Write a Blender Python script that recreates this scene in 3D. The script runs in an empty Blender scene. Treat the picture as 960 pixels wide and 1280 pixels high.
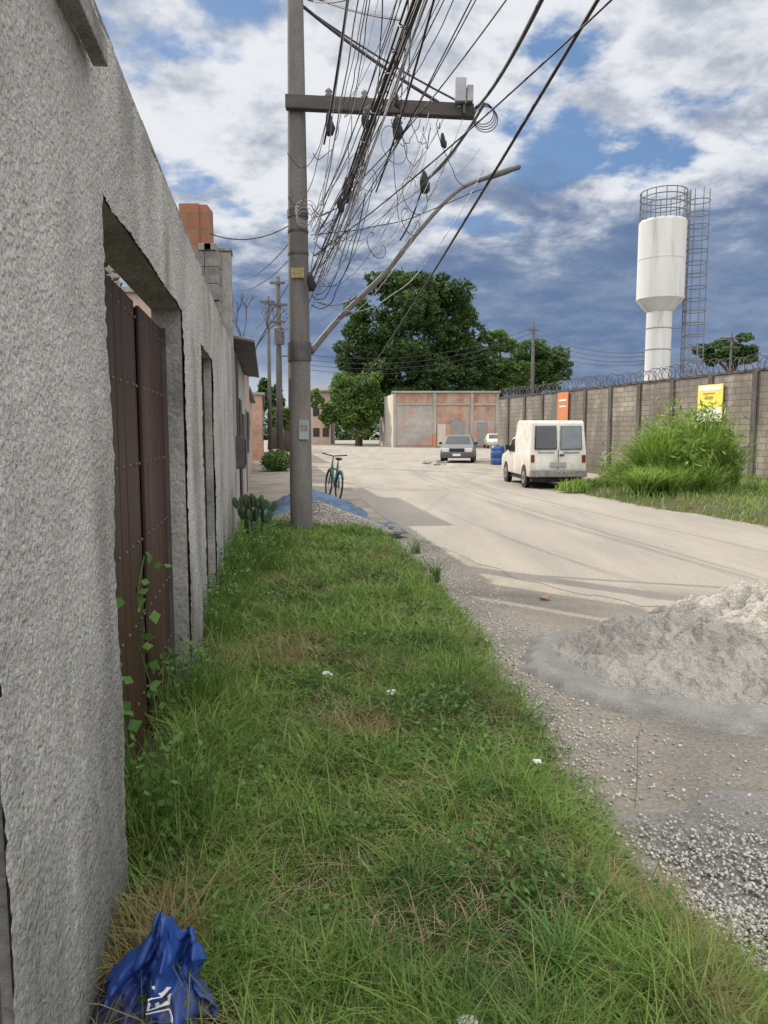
import bpy, math, random
import numpy as np
from mathutils import Vector, Matrix, noise
random.seed(7); rng=np.random.default_rng(7)
S=bpy.context.scene; C=S.collection
PI=math.pi
# ------------------------------------------------------------------ camera maths
PIT=math.radians(6.1); F=931.0; H=1.55; WC=-.423; WK=.157
def ray(px,py):
    u=640-py
    return Vector((px-480, F*math.cos(PIT)+u*math.sin(PIT), -F*math.sin(PIT)+u*math.cos(PIT)))
def P(px,py,z=0):
    r=ray(px,py); t=(z-H)/r.z; return Vector((r.x*t,r.y*t,z))
def at(px,py,Y):
    r=ray(px,py); t=Y/r.y; return Vector((r.x*t,Y,H+r.z*t))
def wl(px,py,off=0):
    r=ray(px,py); t=(WC-off*1.0123)/(r.x+WK*r.y); return Vector((r.x*t,r.y*t,H+r.z*t))
E=Vector((-.1551,.9879,0)); N=Vector((-.9879,-.1551,0))
def wp(u,v,z): return Vector((WC,0,0))+E*u+N*v+Vector((0,0,z))
def wu(px,py=540): return wl(px,py).y*1.0123
# ------------------------------------------------------------------ materials
def rgba(c): return (c[0],c[1],c[2],1)
def M(name,c1,c2=None,scale=4,rough=.85,bump=0,bscale=60,bdist=.01,metal=0,stretch=(1,1,1),spec=.25,lo=.35,hi=.65,fine=.0,fscale=80,c3=None,s3=1.0,t3=(.55,.7),rot=0):
    m=bpy.data.materials.new(name); m.use_nodes=True; nt=m.node_tree; n=nt.nodes; l=nt.links
    b=n['Principled BSDF']; b.inputs['Roughness'].default_value=rough; b.inputs['Metallic'].default_value=metal
    b.inputs['Specular IOR Level'].default_value=spec
    tc=n.new('ShaderNodeTexCoord'); mp=n.new('ShaderNodeMapping'); l.new(tc.outputs['Object'],mp.inputs[0]); mp.inputs['Scale'].default_value=stretch; mp.inputs['Rotation'].default_value=(0,0,rot)
    if c2 is None: c2=tuple(x*.82 for x in c1)
    nz=n.new('ShaderNodeTexNoise'); nz.inputs['Scale'].default_value=scale; nz.inputs['Detail'].default_value=8; nz.inputs['Roughness'].default_value=.62
    l.new(mp.outputs[0],nz.inputs['Vector'])
    cr=n.new('ShaderNodeValToRGB'); cr.color_ramp.elements[0].position=lo; cr.color_ramp.elements[1].position=hi
    cr.color_ramp.elements[0].color=rgba(c1); cr.color_ramp.elements[1].color=rgba(c2); l.new(nz.outputs['Fac'],cr.inputs[0])
    out=cr.outputs[0]
    if c3 is not None:
        n3=n.new('ShaderNodeTexNoise'); n3.inputs['Scale'].default_value=s3; n3.inputs['Detail'].default_value=6
        l.new(mp.outputs[0],n3.inputs['Vector'])
        r3=n.new('ShaderNodeMapRange'); r3.inputs[1].default_value=t3[0]; r3.inputs[2].default_value=t3[1]; l.new(n3.outputs['Fac'],r3.inputs[0])
        mx=n.new('ShaderNodeMix'); mx.data_type='RGBA'; l.new(r3.outputs[0],mx.inputs[0]); l.new(out,mx.inputs[6]); mx.inputs[7].default_value=rgba(c3); out=mx.outputs[2]
    if fine>0:
        nf=n.new('ShaderNodeTexNoise'); nf.inputs['Scale'].default_value=fscale; nf.inputs['Detail'].default_value=4; l.new(tc.outputs['Object'],nf.inputs['Vector'])
        rf=n.new('ShaderNodeMapRange'); rf.inputs[1].default_value=.3; rf.inputs[2].default_value=.7; rf.inputs[3].default_value=1-fine; rf.inputs[4].default_value=1+fine*.6; l.new(nf.outputs['Fac'],rf.inputs[0])
        vm=n.new('ShaderNodeVectorMath'); vm.operation='SCALE'; l.new(out,vm.inputs[0]); l.new(rf.outputs[0],vm.inputs['Scale']); out=vm.outputs[0]
    l.new(out,b.inputs['Base Color'])
    if bump>0:
        nb=n.new('ShaderNodeTexNoise'); nb.inputs['Scale'].default_value=bscale; nb.inputs['Detail'].default_value=6; l.new(tc.outputs['Object'],nb.inputs['Vector'])
        bp=n.new('ShaderNodeBump'); bp.inputs['Strength'].default_value=bump; bp.inputs['Distance'].default_value=bdist
        l.new(nb.outputs['Fac'],bp.inputs['Height']); l.new(bp.outputs[0],b.inputs['Normal'])
    return m
def leafmat(name,cols,dry=None,trans=.3,nscale=1.2,dr=(.5,.72),dark=None):
    m=bpy.data.materials.new(name); m.use_nodes=True; nt=m.node_tree; n=nt.nodes; l=nt.links
    b=n['Principled BSDF']; b.inputs['Roughness'].default_value=.6; b.inputs['Specular IOR Level'].default_value=.25
    g=n.new('ShaderNodeNewGeometry'); cr=n.new('ShaderNodeValToRGB'); l.new(g.outputs['Random Per Island'],cr.inputs[0])
    el=cr.color_ramp.elements
    while len(el)<len(cols): el.new(.5)
    for i,c in enumerate(cols): el[i].position=i/(len(cols)-1); el[i].color=rgba(c)
    out=cr.outputs[0]
    tc=n.new('ShaderNodeTexCoord')
    for (col,off,rr,amt) in ((dry,0,dr,.8),(dark,7.3,(.48,.66),.7)):
        if col is None: continue
        mp=n.new('ShaderNodeMapping'); mp.inputs['Location'].default_value=(off,off,0); l.new(tc.outputs['Object'],mp.inputs[0])
        nz=n.new('ShaderNodeTexNoise'); nz.inputs['Scale'].default_value=nscale; nz.inputs['Detail'].default_value=5; l.new(mp.outputs[0],nz.inputs['Vector'])
        mr=n.new('ShaderNodeMapRange'); mr.inputs[1].default_value=rr[0]; mr.inputs[2].default_value=rr[1]; mr.inputs[4].default_value=amt; l.new(nz.outputs['Fac'],mr.inputs[0])
        mx=n.new('ShaderNodeMix'); mx.data_type='RGBA'; l.new(mr.outputs[0],mx.inputs[0]); l.new(out,mx.inputs[6]); mx.inputs[7].default_value=rgba(col); out=mx.outputs[2]
    l.new(out,b.inputs['Base Color'])
    t=n.new('ShaderNodeBsdfTranslucent'); l.new(out,t.inputs['Color']); ms=n.new('ShaderNodeMixShader'); ms.inputs[0].default_value=trans
    l.new(b.outputs[0],ms.inputs[1]); l.new(t.outputs[0],ms.inputs[2]); l.new(ms.outputs[0],n['Material Output'].inputs['Surface'])
    return m
def zstain(m,c,z0,z1,f=.8,nscale=3,axis='Z'):
    nt=m.node_tree; n=nt.nodes; l=nt.links; b=n['Principled BSDF']; src=b.inputs['Base Color'].links[0].from_socket
    tc=n.new('ShaderNodeTexCoord'); sp=n.new('ShaderNodeSeparateXYZ'); l.new(tc.outputs['Object'],sp.inputs[0])
    mp=n.new('ShaderNodeMapping'); mp.inputs['Scale'].default_value=(1,1,.25); l.new(tc.outputs['Object'],mp.inputs[0])
    nz=n.new('ShaderNodeTexNoise'); nz.inputs['Scale'].default_value=nscale; nz.inputs['Detail'].default_value=7; l.new(mp.outputs[0],nz.inputs['Vector'])
    ma=n.new('ShaderNodeMath'); ma.operation='MULTIPLY_ADD'; l.new(nz.outputs['Fac'],ma.inputs[0]); ma.inputs[1].default_value=(z1-z0)*2.2; l.new(sp.outputs[axis],ma.inputs[2])
    mr=n.new('ShaderNodeMapRange'); mr.inputs[1].default_value=z0+(z1-z0)*1.1; mr.inputs[2].default_value=z1+(z1-z0)*1.1; mr.inputs[3].default_value=f; mr.inputs[4].default_value=0; l.new(ma.outputs[0],mr.inputs[0])
    mx=n.new('ShaderNodeMix'); mx.data_type='RGBA'; l.new(mr.outputs[0],mx.inputs[0]); l.new(src,mx.inputs[6]); mx.inputs[7].default_value=rgba(c); l.new(mx.outputs[2],b.inputs['Base Color'])
def brickmat(name,c1,c2,mortar,w,h,ms=.02,stain=None):
    m=bpy.data.materials.new(name); m.use_nodes=True; nt=m.node_tree; n=nt.nodes; l=nt.links; b=n['Principled BSDF']; b.inputs['Roughness'].default_value=.9
    tc=n.new('ShaderNodeTexCoord'); sp=n.new('ShaderNodeSeparateXYZ'); l.new(tc.outputs['Object'],sp.inputs[0])
    ad=n.new('ShaderNodeMath'); ad.operation='ADD'; l.new(sp.outputs['X'],ad.inputs[0]); l.new(sp.outputs['Y'],ad.inputs[1])
    cb=n.new('ShaderNodeCombineXYZ'); l.new(ad.outputs[0],cb.inputs[0]); l.new(sp.outputs['Z'],cb.inputs[1])
    br=n.new('ShaderNodeTexBrick'); l.new(cb.outputs[0],br.inputs['Vector']); br.inputs['Color1'].default_value=rgba(c1); br.inputs['Color2'].default_value=rgba(c2); br.inputs['Mortar'].default_value=rgba(mortar)
    br.inputs['Scale'].default_value=1; br.inputs['Brick Width'].default_value=w; br.inputs['Row Height'].default_value=h; br.inputs['Mortar Size'].default_value=ms
    nz=n.new('ShaderNodeTexNoise'); nz.inputs['Scale'].default_value=.9; nz.inputs['Detail'].default_value=9; nz.inputs['Roughness'].default_value=.65; l.new(tc.outputs['Object'],nz.inputs['Vector'])
    mr=n.new('ShaderNodeMapRange'); mr.inputs[1].default_value=.3; mr.inputs[2].default_value=.7; mr.inputs[3].default_value=.5; mr.inputs[4].default_value=1.3; l.new(nz.outputs['Fac'],mr.inputs[0])
    vm=n.new('ShaderNodeVectorMath'); vm.operation='SCALE'; l.new(br.outputs['Color'],vm.inputs[0]); l.new(mr.outputs[0],vm.inputs['Scale']); out=vm.outputs[0]
    if stain:
        mp=n.new('ShaderNodeMapping'); mp.inputs['Scale'].default_value=(1,1,.2); l.new(tc.outputs['Object'],mp.inputs[0])
        n2=n.new('ShaderNodeTexNoise'); n2.inputs['Scale'].default_value=1.1; n2.inputs['Detail'].default_value=7; l.new(mp.outputs[0],n2.inputs['Vector'])
        r2=n.new('ShaderNodeMapRange'); r2.inputs[1].default_value=.42; r2.inputs[2].default_value=.66; r2.inputs[4].default_value=.85; l.new(n2.outputs['Fac'],r2.inputs[0])
        mx=n.new('ShaderNodeMix'); mx.data_type='RGBA'; l.new(r2.outputs[0],mx.inputs[0]); l.new(out,mx.inputs[6]); mx.inputs[7].default_value=rgba(stain); out=mx.outputs[2]
    l.new(out,b.inputs['Base Color'])
    bp=n.new('ShaderNodeBump'); bp.inputs['Strength'].default_value=.4; bp.inputs['Distance'].default_value=.02; bp.invert=True; l.new(br.outputs['Fac'],bp.inputs['Height']); l.new(bp.outputs[0],b.inputs['Normal'])
    return m
# ------------------------------------------------------------------ mesh helpers
class MB:
    def __init__(s): s.v=[]; s.f=[]
    def add(s,vs,fs):
        k=len(s.v); s.v+= [tuple(v) for v in vs]; s.f+=[tuple(i+k for i in f) for f in fs]; return s
    def hexa(s,c):
        return s.add(c,[(3,2,1,0),(4,5,6,7),(0,1,5,4),(1,2,6,5),(2,3,7,6),(3,0,4,7)])
    def box(s,x0,x1,y0,y1,z0,z1): return s.hexa([(x0,y0,z0),(x1,y0,z0),(x1,y1,z0),(x0,y1,z0),(x0,y0,z1),(x1,y0,z1),(x1,y1,z1),(x0,y1,z1)])
    def wbox(s,u0,u1,v0,v1,z0,z1): return s.hexa([wp(u0,v0,z0),wp(u0,v1,z0),wp(u1,v1,z0),wp(u1,v0,z0),wp(u0,v0,z1),wp(u0,v1,z1),wp(u1,v1,z1),wp(u1,v0,z1)])
    def obox(s,p,ex,ey,ez,a,b,c):
        p=Vector(p); c8=[]
        for z in(-1,1):
            for x,y in((-1,-1),(1,-1),(1,1),(-1,1)): c8.append(p+ex*(a*x)+ey*(b*y)+ez*(c*z))
        return s.hexa(c8)
    def tube(s,pts,r,n=8,cap=True):
        pts=[Vector(p) for p in pts]; rs=r if isinstance(r,(list,tuple)) else [r]*len(pts); vs=[];fs=[]; a=None
        for i,p in enumerate(pts):
            d=(pts[min(i+1,len(pts)-1)]-pts[max(i-1,0)])
            if d.length<1e-9: d=Vector((0,0,1))
            d.normalize()
            if a is None: a=d.orthogonal().normalized()
            else:
                a=a-d*a.dot(d)
                if a.length<1e-6: a=d.orthogonal()
                a.normalize()
            b=d.cross(a)
            for k in range(n):
                t=2*PI*k/n; vs.append(p+(a*math.cos(t)+b*math.sin(t))*rs[i])
        for i in range(len(pts)-1):
            for k in range(n): fs.append((i*n+k,i*n+(k+1)%n,(i+1)*n+(k+1)%n,(i+1)*n+k))
        if cap: fs.append(tuple(range(n))[::-1]); fs.append(tuple((len(pts)-1)*n+k for k in range(n)))
        return s.add(vs,fs)
    def lathe(s,prof,c=(0,0,0),n=24):
        vs=[];fs=[]
        for r,z in prof:
            for k in range(n): t=2*PI*k/n; vs.append((c[0]+r*math.cos(t),c[1]+r*math.sin(t),c[2]+z))
        for i in range(len(prof)-1):
            for k in range(n): fs.append((i*n+k,i*n+(k+1)%n,(i+1)*n+(k+1)%n,(i+1)*n+k))
        fs.append(tuple(range(n))[::-1]); fs.append(tuple((len(prof)-1)*n+k for k in range(n)))
        return s.add(vs,fs)
    def cylx(s,c,r,w,n=24):
        c=Vector(c); return s.tube([c-Vector((w/2,0,0)),c+Vector((w/2,0,0))],r,n)
    def ring(s,c,R,r,ax='x',n=28,m=8):
        vs=[];fs=[]; c=Vector(c)
        for i in range(n):
            t=2*PI*i/n
            for k in range(m):
                q=2*PI*k/m; rr=R+r*math.cos(q); h=r*math.sin(q)
                if ax=='x': vs.append(c+Vector((h,rr*math.cos(t),rr*math.sin(t))))
                elif ax=='z': vs.append(c+Vector((rr*math.cos(t),rr*math.sin(t),h)))
                else: vs.append(c+Vector((rr*math.cos(t),h,rr*math.sin(t))))
        for i in range(n):
            for k in range(m): fs.append((i*m+k,((i+1)%n)*m+k,((i+1)%n)*m+(k+1)%m,i*m+(k+1)%m))
        return s.add(vs,fs)
    def blob(s,c,rx,ry,rz,n=10,m=7,j=0,rot=None):
        vs=[];fs=[]; c=Vector(c)
        for i in range(m+1):
            ph=PI*i/m
            for k in range(n):
                t=2*PI*k/n; q=1+j*random.uniform(-1,1)
                p=Vector((rx*math.sin(ph)*math.cos(t)*q,ry*math.sin(ph)*math.sin(t)*q,rz*math.cos(ph)))
                if rot: p=rot@p
                vs.append(c+p)
        for i in range(m):
            for k in range(n): fs.append((i*n+k,(i+1)*n+k,(i+1)*n+(k+1)%n,i*n+(k+1)%n))
        return s.add(vs,fs)
    def prof(s,poly,w,taper=None):
        n=len(poly); tf=taper or (lambda z:1)
        vs=[(-w*tf(z),y,z) for y,z in poly]+[(w*tf(z),y,z) for y,z in poly]
        fs=[tuple(range(n)),tuple(range(2*n-1,n-1,-1))]+[(i,n+i,n+(i+1)%n,(i+1)%n) for i in range(n)]
        return s.add(vs,fs)
    def build(s,name,mat,parent=None,smooth=False,bevel=0,shift=False,label=None,segs=2):
        me=bpy.data.meshes.new(name); v=s.v
        if shift and parent is not None:
            L=parent.location; v=[(a[0]-L.x,a[1]-L.y,a[2]-L.z) for a in v]
        me.from_pydata(v,[],s.f); me.update(); 
        o=bpy.data.objects.new(name,me); C.objects.link(o); me.materials.append(mat)
        if smooth: me.polygons.foreach_set('use_smooth',[True]*len(me.polygons))
        if bevel>0:
            b=o.modifiers.new('b','BEVEL'); b.width=bevel; b.segments=segs; b.limit_method='ANGLE'; b.angle_limit=math.radians(35)
        if parent is not None: o.parent=parent
        if label: o['label']=label
        return o
def npmesh(name,V,Fa,mat,parent=None,smooth=False):
    V=np.asarray(V,dtype=np.float32); Fa=np.asarray(Fa,dtype=np.int32); k=Fa.shape[1]
    me=bpy.data.meshes.new(name); me.vertices.add(len(V)); me.vertices.foreach_set('co',V.ravel())
    me.loops.add(Fa.size); me.loops.foreach_set('vertex_index',Fa.ravel()); me.polygons.add(len(Fa))
    me.polygons.foreach_set('loop_start',np.arange(0,Fa.size,k,dtype=np.int32)); me.polygons.foreach_set('loop_total',np.full(len(Fa),k,dtype=np.int32))
    if smooth: me.polygons.foreach_set('use_smooth',np.ones(len(Fa),dtype=bool))
    me.update(calc_edges=True); me.validate(); me.materials.append(mat)
    o=bpy.data.objects.new(name,me); C.objects.link(o)
    if parent is not None: o.parent=parent
    return o
def tag(o,label,cat=None,group=None,kind=None):
    o['label']=label
    if cat: o['category']=cat
    if group: o['group']=group
    if kind: o['kind']=kind
    return o
def thing(name,label,cat,loc=(0,0,0),rz=0,group=None):
    o=bpy.data.objects.new(name,None); C.objects.link(o); o.location=loc; o.rotation_euler=(0,0,rz); o.empty_display_size=.1
    return tag(o,label,cat,group)
def struct(o,label=None):
    o['kind']='structure'
    if label: o['label']=label; 
    return o
# ------------------------------------------------------------------ palette
m_wall=M('roughcast',(.58,.56,.525),(.40,.385,.36),scale=2.0,rough=.95,bump=1,bscale=80,bdist=.02,stretch=(1,1,.4),fine=.30,fscale=95,c3=(.22,.21,.19),s3=2.6,t3=(.52,.82))
zstain(m_wall,(.11,.11,.09),0.1,1.0,.88,4)
m_wall2=M('old_plaster',(.38,.365,.34),(.20,.19,.18),scale=2.5,rough=.95,bump=.6,bscale=40,bdist=.02,fine=.2,fscale=60)
m_cope=M('weathered_coping',(.16,.15,.145),(.3,.29,.27),scale=9,bump=.6,bscale=60,fine=.3)
m_conc=M('pole_concrete',(.19,.175,.165),(.11,.105,.10),scale=3,rough=.9,bump=.4,bscale=80,bdist=.005,stretch=(1,1,.3),fine=.25,fscale=60)
m_fpole=M('far_pole_grey',(.10,.095,.09),(.07,.065,.065),scale=2)
m_gate=M('brown_gate_paint',(.056,.025,.017),(.030,.015,.012),scale=3,rough=.5,bump=.25,bscale=30,bdist=.003,stretch=(1,1,.15),fine=.2,c3=(.09,.052,.035),s3=6,t3=(.55,.8))
m_stud=M('stud_metal',(.17,.13,.11),(.10,.075,.06),scale=3,rough=.5)
m_black=M('black_rubber',(.018,.018,.02),(.03,.03,.032),scale=8,rough=.6)
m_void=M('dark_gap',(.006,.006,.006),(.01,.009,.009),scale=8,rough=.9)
m_cable=M('cable_sheath',(.022,.02,.022),(.045,.04,.04),scale=3,rough=.6)
m_cablew=M('pale_cable',(.35,.36,.38),(.25,.25,.27),scale=3,rough=.5)
m_steel=M('galvanised_steel',(.33,.33,.32),(.2,.19,.18),scale=5,rough=.5,metal=.4,fine=.2)
m_lamp=M('weathered_lamp_arm',(.17,.165,.16),(.10,.095,.09),scale=5,rough=.6,metal=.2,fine=.2)
m_dsteel=M('dark_steel',(.07,.07,.075),(.11,.1,.095),scale=8,rough=.55,metal=.3)
m_cage=M('ladder_steel',(.16,.17,.19),(.12,.125,.14),scale=3,rough=.6,metal=.2)
m_white=M('old_white_paint',(.68,.66,.61),(.54,.51,.46),scale=3,rough=.45,spec=.5,fine=.08,fscale=10,c3=(.36,.32,.26),s3=4,t3=(.6,.85))
zstain(m_white,(.26,.21,.16),.2,.9,.75,3)
m_tank=M('tank_paint',(.54,.54,.53),(.44,.44,.43),scale=.8,rough=.7,stretch=(1,1,.12),c3=(.30,.27,.24),s3=2.2,t3=(.56,.80))
m_glass=M('dark_glass',(.02,.022,.025),(.03,.032,.035),rough=.12,spec=.8)
m_glass2=M('grey_glass',(.11,.13,.15),(.16,.18,.2),scale=3,rough=.2,spec=.7)
m_grey=M('grey_car_paint',(.17,.18,.19),(.13,.135,.14),rough=.35,spec=.6,metal=.2)
m_chrome=M('headlamp_glass',(.6,.6,.58),(.5,.5,.5),rough=.15,spec=.8)
m_red=M('red_lamp',(.20,.02,.02),(.14,.02,.02),rough=.4)
m_ground=M('dry_dirt',(.31,.275,.23),(.22,.195,.165),scale=1.3,rough=.97,bump=.8,bscale=35,bdist=.02,fine=.3,fscale=45,c3=(.15,.138,.122),s3=.8,t3=(.5,.72))
m_soil=M('dark_soil',(.09,.07,.045),(.06,.065,.03),scale=5,rough=1,bump=1,bscale=50,bdist=.02,fine=.4)
m_sand=M('builders_sand',(.42,.395,.355),(.31,.29,.262),scale=3,rough=1,bump=1,bscale=38,bdist=.03,fine=.3,fscale=120,c3=(.25,.235,.213),s3=2.2,t3=(.5,.75))
m_mortar=M('dried_mortar',(.30,.288,.268),(.20,.192,.18),scale=3,rough=.95,bump=.6,bscale=45,bdist=.01,fine=.25,fscale=90)
m_bluetarp=M('blue_tarp_cloth',(.11,.17,.26),(.06,.09,.14),scale=3,rough=.7,bump=.5,bscale=8,bdist=.03)
m_wood=M('bark',(.10,.08,.06),(.06,.05,.04),scale=3,bump=.6,bscale=12,bdist=.05,stretch=(1,1,.2))
m_block=brickmat('concrete_block',(.215,.186,.155),(.27,.235,.195),(.13,.113,.095),.42,.2,.016,stain=(.095,.082,.068))
m_brick=brickmat('red_brick',(.42,.20,.12),(.34,.17,.11),(.3,.24,.2),.3,.2,.02,stain=(.33,.27,.22))
m_brick2=brickmat('orange_block',(.40,.17,.09),(.33,.15,.085),(.25,.17,.12),.3,.2,.014)
m_pillar=M('dark_pillar_concrete',(.07,.062,.055),(.13,.115,.1),scale=4,rough=.95,stretch=(1,1,.3),fine=.3,fscale=20)
m_teal=M('teal_bike_paint',(.03,.17,.17),(.02,.1,.11),rough=.35,spec=.5)
m_yellow=M('yellow_sign_face',(.72,.62,.13),(.66,.56,.10),rough=.5)
m_fyellow=M('faded_yellow_plate',(.38,.29,.10),(.24,.19,.11),scale=20,rough=.7)
m_orange=M('orange_sign_face',(.55,.20,.09),(.48,.18,.09),rough=.5)
m_signw=M('white_sign_face',(.72,.72,.70),(.62,.62,.60),rough=.5)
m_mark=M('print_ink',(.40,.28,.06),(.34,.22,.05),rough=.5)
m_bluep=M('blue_plastic',(.02,.08,.25),(.02,.06,.18),rough=.4,spec=.5)
m_road=M('dusty_asphalt',(.275,.25,.218),(.205,.188,.168),scale=.9,rough=.95,bump=.5,bscale=60,bdist=.008,stretch=(1.7,.32,1),fine=.22,fscale=45,c3=(.32,.285,.24),s3=.7,t3=(.42,.80),lo=.25,hi=.75,rot=math.radians(-14))
# ------------------------------------------------------------------ ground, road, verge
mb=MB(); mb.add([(-600,-300,0),(600,-300,0),(600,900,0),(-600,900,0)],[(0,1,2,3)]); struct(mb.build('ground',m_ground),'dry dirt ground')
Lp=[(398,553),(402,562),(425,582),(440,612),(470,640),(520,672),(640,722),(800,758)]
Rp=[(960,661),(880,646),(800,634),(700,613),(640,602),(560,585),(600,574),(640,566),(560,560),(470,555),(450,552)]
L3=[P(*p) for p in Lp]; R3=[P(*p) for p in Rp]
outl=[(p.x,p.y) for p in L3]+[(7,5.2),(16,3.4),(20,4),(14,8)]+[(p.x,p.y) for p in R3]
pl=[]
for i,(x,y) in enumerate(outl):
    x2,y2=outl[(i+1)%len(outl)]; L_=math.hypot(x2-x,y2-y); k=max(1,int(L_/.2)) if y<14 and y2<14 else 1
    for j in range(k):
        t=j/k; xx=x+(x2-x)*t; yy=y+(y2-y)*t; a=.16 if 0<t else 0
        pl.append((xx+a*noise.noise(Vector((xx*3,yy*3,0))),yy+a*1.6*noise.noise(Vector((xx*3,yy*3,7))),.004))
mb=MB(); mb.add(pl,[tuple(range(len(pl)))]); struct(mb.build('road',m_road),'dusty pale street')
ep=[(960,1185),(880,1110),(790,1035),(735,955),(672,870),(625,800),(575,745),(540,705),(500,674)]
ew=[P(x,y,.04) for x,y in ep]
EY=np.array([-2,1.2]+[p.y for p in ew]+[10.6,11.2]); EX=np.array([1.5,1.35]+[p.x for p in ew]+[-.2,-1.3])
def xe(y): return np.interp(y,EY,EX)
def vn(x,y,s): return noise.noise(Vector((x*s,y*s,3.1)))
def hv(x,y):
    e=float(xe(y))+.10*vn(x,y,2.5)+.05*vn(x,y,7); t=max(0,min(1,(e-x)/.55)); s=t*t*(3-2*t)
    return -.03+.23*s+(.03*vn(x,y,3)+.012*vn(x,y,12))*s
def grid(name,x0f,x1f,y0,y1,nx,ny,hf,mat,smooth=True,parent=None,off=(0,0,0)):
    V=[];Fa=[]
    for j in range(ny+1):
        y=y0+(y1-y0)*j/ny; a=x0f(y);b=x1f(y)
        for i in range(nx+1):
            x=a+(b-a)*i/nx; V.append((x-off[0],y-off[1],hf(x,y)-off[2]))
    for j in range(ny):
        for i in range(nx):
            k=j*(nx+1)+i; Fa.append((k,k+1,k+nx+2,k+nx+1))
    return npmesh(name,V,Fa,mat,parent,smooth)
struct(grid('verge_soil',lambda y:WC-WK*y-.25,lambda y:float(xe(y))+.25,-1,11.3,50,180,hv,m_soil),'raised soil verge')
rw0=Vector((13.5,17.0)); rw1=Vector((6.6,43.5))
def rwx(y): return rw0.x+(rw1.x-rw0.x)*(y-rw0.y)/(rw1.y-rw0.y)
RY=np.array([4]+[p.y for p in R3[:4]]+[22,27,40]); RX=np.array([15]+[p.x for p in R3[:4]]+[6.2,7.8,6.9])
def rxe(y): return float(np.interp(y,RY,RX))
def hr(x,y):
    t=max(0,min(1,(x-rxe(y)-.15*vn(x,y,1.3))/1.0)); return -.02+.14*t*t*(3-2*t)+.03*vn(x,y,1.5)*t
struct(grid('roadside_soil',lambda y:rxe(y)-.3,lambda y:rwx(y)+.3,9,34,40,80,hr,m_soil),'soil strip below the block wall')
# ------------------------------------------------------------------ blades
def blades(name,pts,h,w,lean,mat,seg=2,flatten=1.0,parent=None,az=None):
    n=len(pts); a=rng.uniform(0,2*PI,n) if az is None else az; b=a+PI/2+rng.normal(0,.4,n)
    d=np.stack([np.cos(b),np.sin(b),np.zeros(n)],1); s=np.stack([np.cos(a),np.sin(a),np.zeros(n)],1)
    ts=np.linspace(0,1,seg+1); rows=[]
    for i,t in enumerate(ts):
        c=pts+np.stack([np.zeros(n),np.zeros(n),h*(t-.38*lean*t*t*flatten)],1)+d*(h*lean*t*t)[:,None]
        ww=w*(1-t)**.6 if t<1 else None
        if t<1: rows+= [c-s*(ww*.5)[:,None],c+s*(ww*.5)[:,None]]
        else: rows+=[c]
    K=len(rows); V=np.stack(rows,1).reshape(-1,3); base=(np.arange(n)*K)[:,None]; T=[]
    for i in range(seg-1):
        k=2*i; T+= [[k,k+1,k+3],[k,k+3,k+2]]
    k=2*(seg-1); T+=[[k,k+1,k+2]]
    Fa=(base[:,None,:]+np.array(T)[None]).reshape(-1,3)
    return npmesh(name,V,Fa,mat,parent)
def verge_pts(n,ymin,ymax,thr=-9):
    out=[]
    while len(out)<n:
        y=ymin*(ymax/ymin)**random.random()
        a=WC-WK*y+.02; b=float(xe(y)); 
        if b<a: continue
        x=random.uniform(a,b); e=b-x
        if e<.25 and random.random()>.15+.85*max(e,0)/.25*(.6+vn(x,y,5)): continue
        if thr>-5 and vn(x,y,2.2)+.5*vn(x,y,6)<thr: continue
        if y<1.66 and x<-.33 and random.random()<.93: continue
        out.append((x,y,hv(x,y)-.005))
    return np.array(out)
g_green=leafmat('grass_blades',[(.065,.135,.02),(.11,.205,.034),(.17,.28,.048),(.23,.33,.07),(.28,.32,.11)],dry=(.29,.21,.11),nscale=1.5,dr=(.55,.70),dark=(.05,.11,.024))
g_weed=leafmat('weed_leaves',[(.055,.13,.03),(.09,.185,.038),(.145,.26,.06)],trans=.25)
g_dry=leafmat('dry_straw',[(.32,.24,.14),(.40,.32,.20),(.20,.14,.08)],trans=.2)
def hs(p): return np.array([max(.3,1+.8*vn(x,y,1.7)+.7*vn(x,y,5)+.8*max(0,1-(x-(WC-WK*y))/.4)) for x,y,z in p])
p=verge_pts(128000,1.15,11)
q=hs(p); n=len(p); dist=np.sqrt(p[:,0]**2+p[:,1]**2+1.8)
o=blades('grass',p,np.clip(rng.gamma(4,.015,n)*q,.015,.30)*(1+.03*dist),.0026+.0009*dist*rng.uniform(.7,1.3,n),rng.uniform(.4,1.7,n),g_green,3)
tag(o,'shaggy green grass covering the verge beside the wall',kind='stuff')
p=verge_pts(11000,1.15,10); n=len(p)
o=blades('dry_grass',p,rng.uniform(.03,.12,n),np.full(n,.003)+.0005*p[:,1],rng.uniform(.8,2.4,n),g_dry,3); tag(o,'dead straw mixed through the verge grass',kind='stuff')
def leaves(name,pts,size,mat,parent=None,aspect=.6,upbias=.6):
    n=len(pts); nr=rng.normal(0,1,(n,3)); nr[:,2]=np.abs(nr[:,2])+upbias; nr/=np.linalg.norm(nr,axis=1)[:,None]
    t=np.cross(nr,rng.normal(0,1,(n,3))); t/=np.linalg.norm(t,axis=1)[:,None]; b=np.cross(nr,t)
    sz=np.asarray(size)[:,None] if np.ndim(size) else np.full((n,1),size)
    R=[pts-t*sz*.5, pts-t*sz*.05+b*sz*aspect*.5-nr*sz*.08, pts+t*sz*.55-nr*sz*.12, pts-t*sz*.05-b*sz*aspect*.5-nr*sz*.08]
    V=np.stack(R,1).reshape(-1,3); base=(np.arange(n)*4)[:,None]
    Fa=(base[:,None,:]+np.array([[0,1,2],[0,2,3]])[None]).reshape(-1,3)
    return npmesh(name,V,Fa,mat,parent)
p=verge_pts(11000,1.15,9,thr=.08); n=len(p); p[:,2]+=rng.uniform(.01,.09,n)
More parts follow.
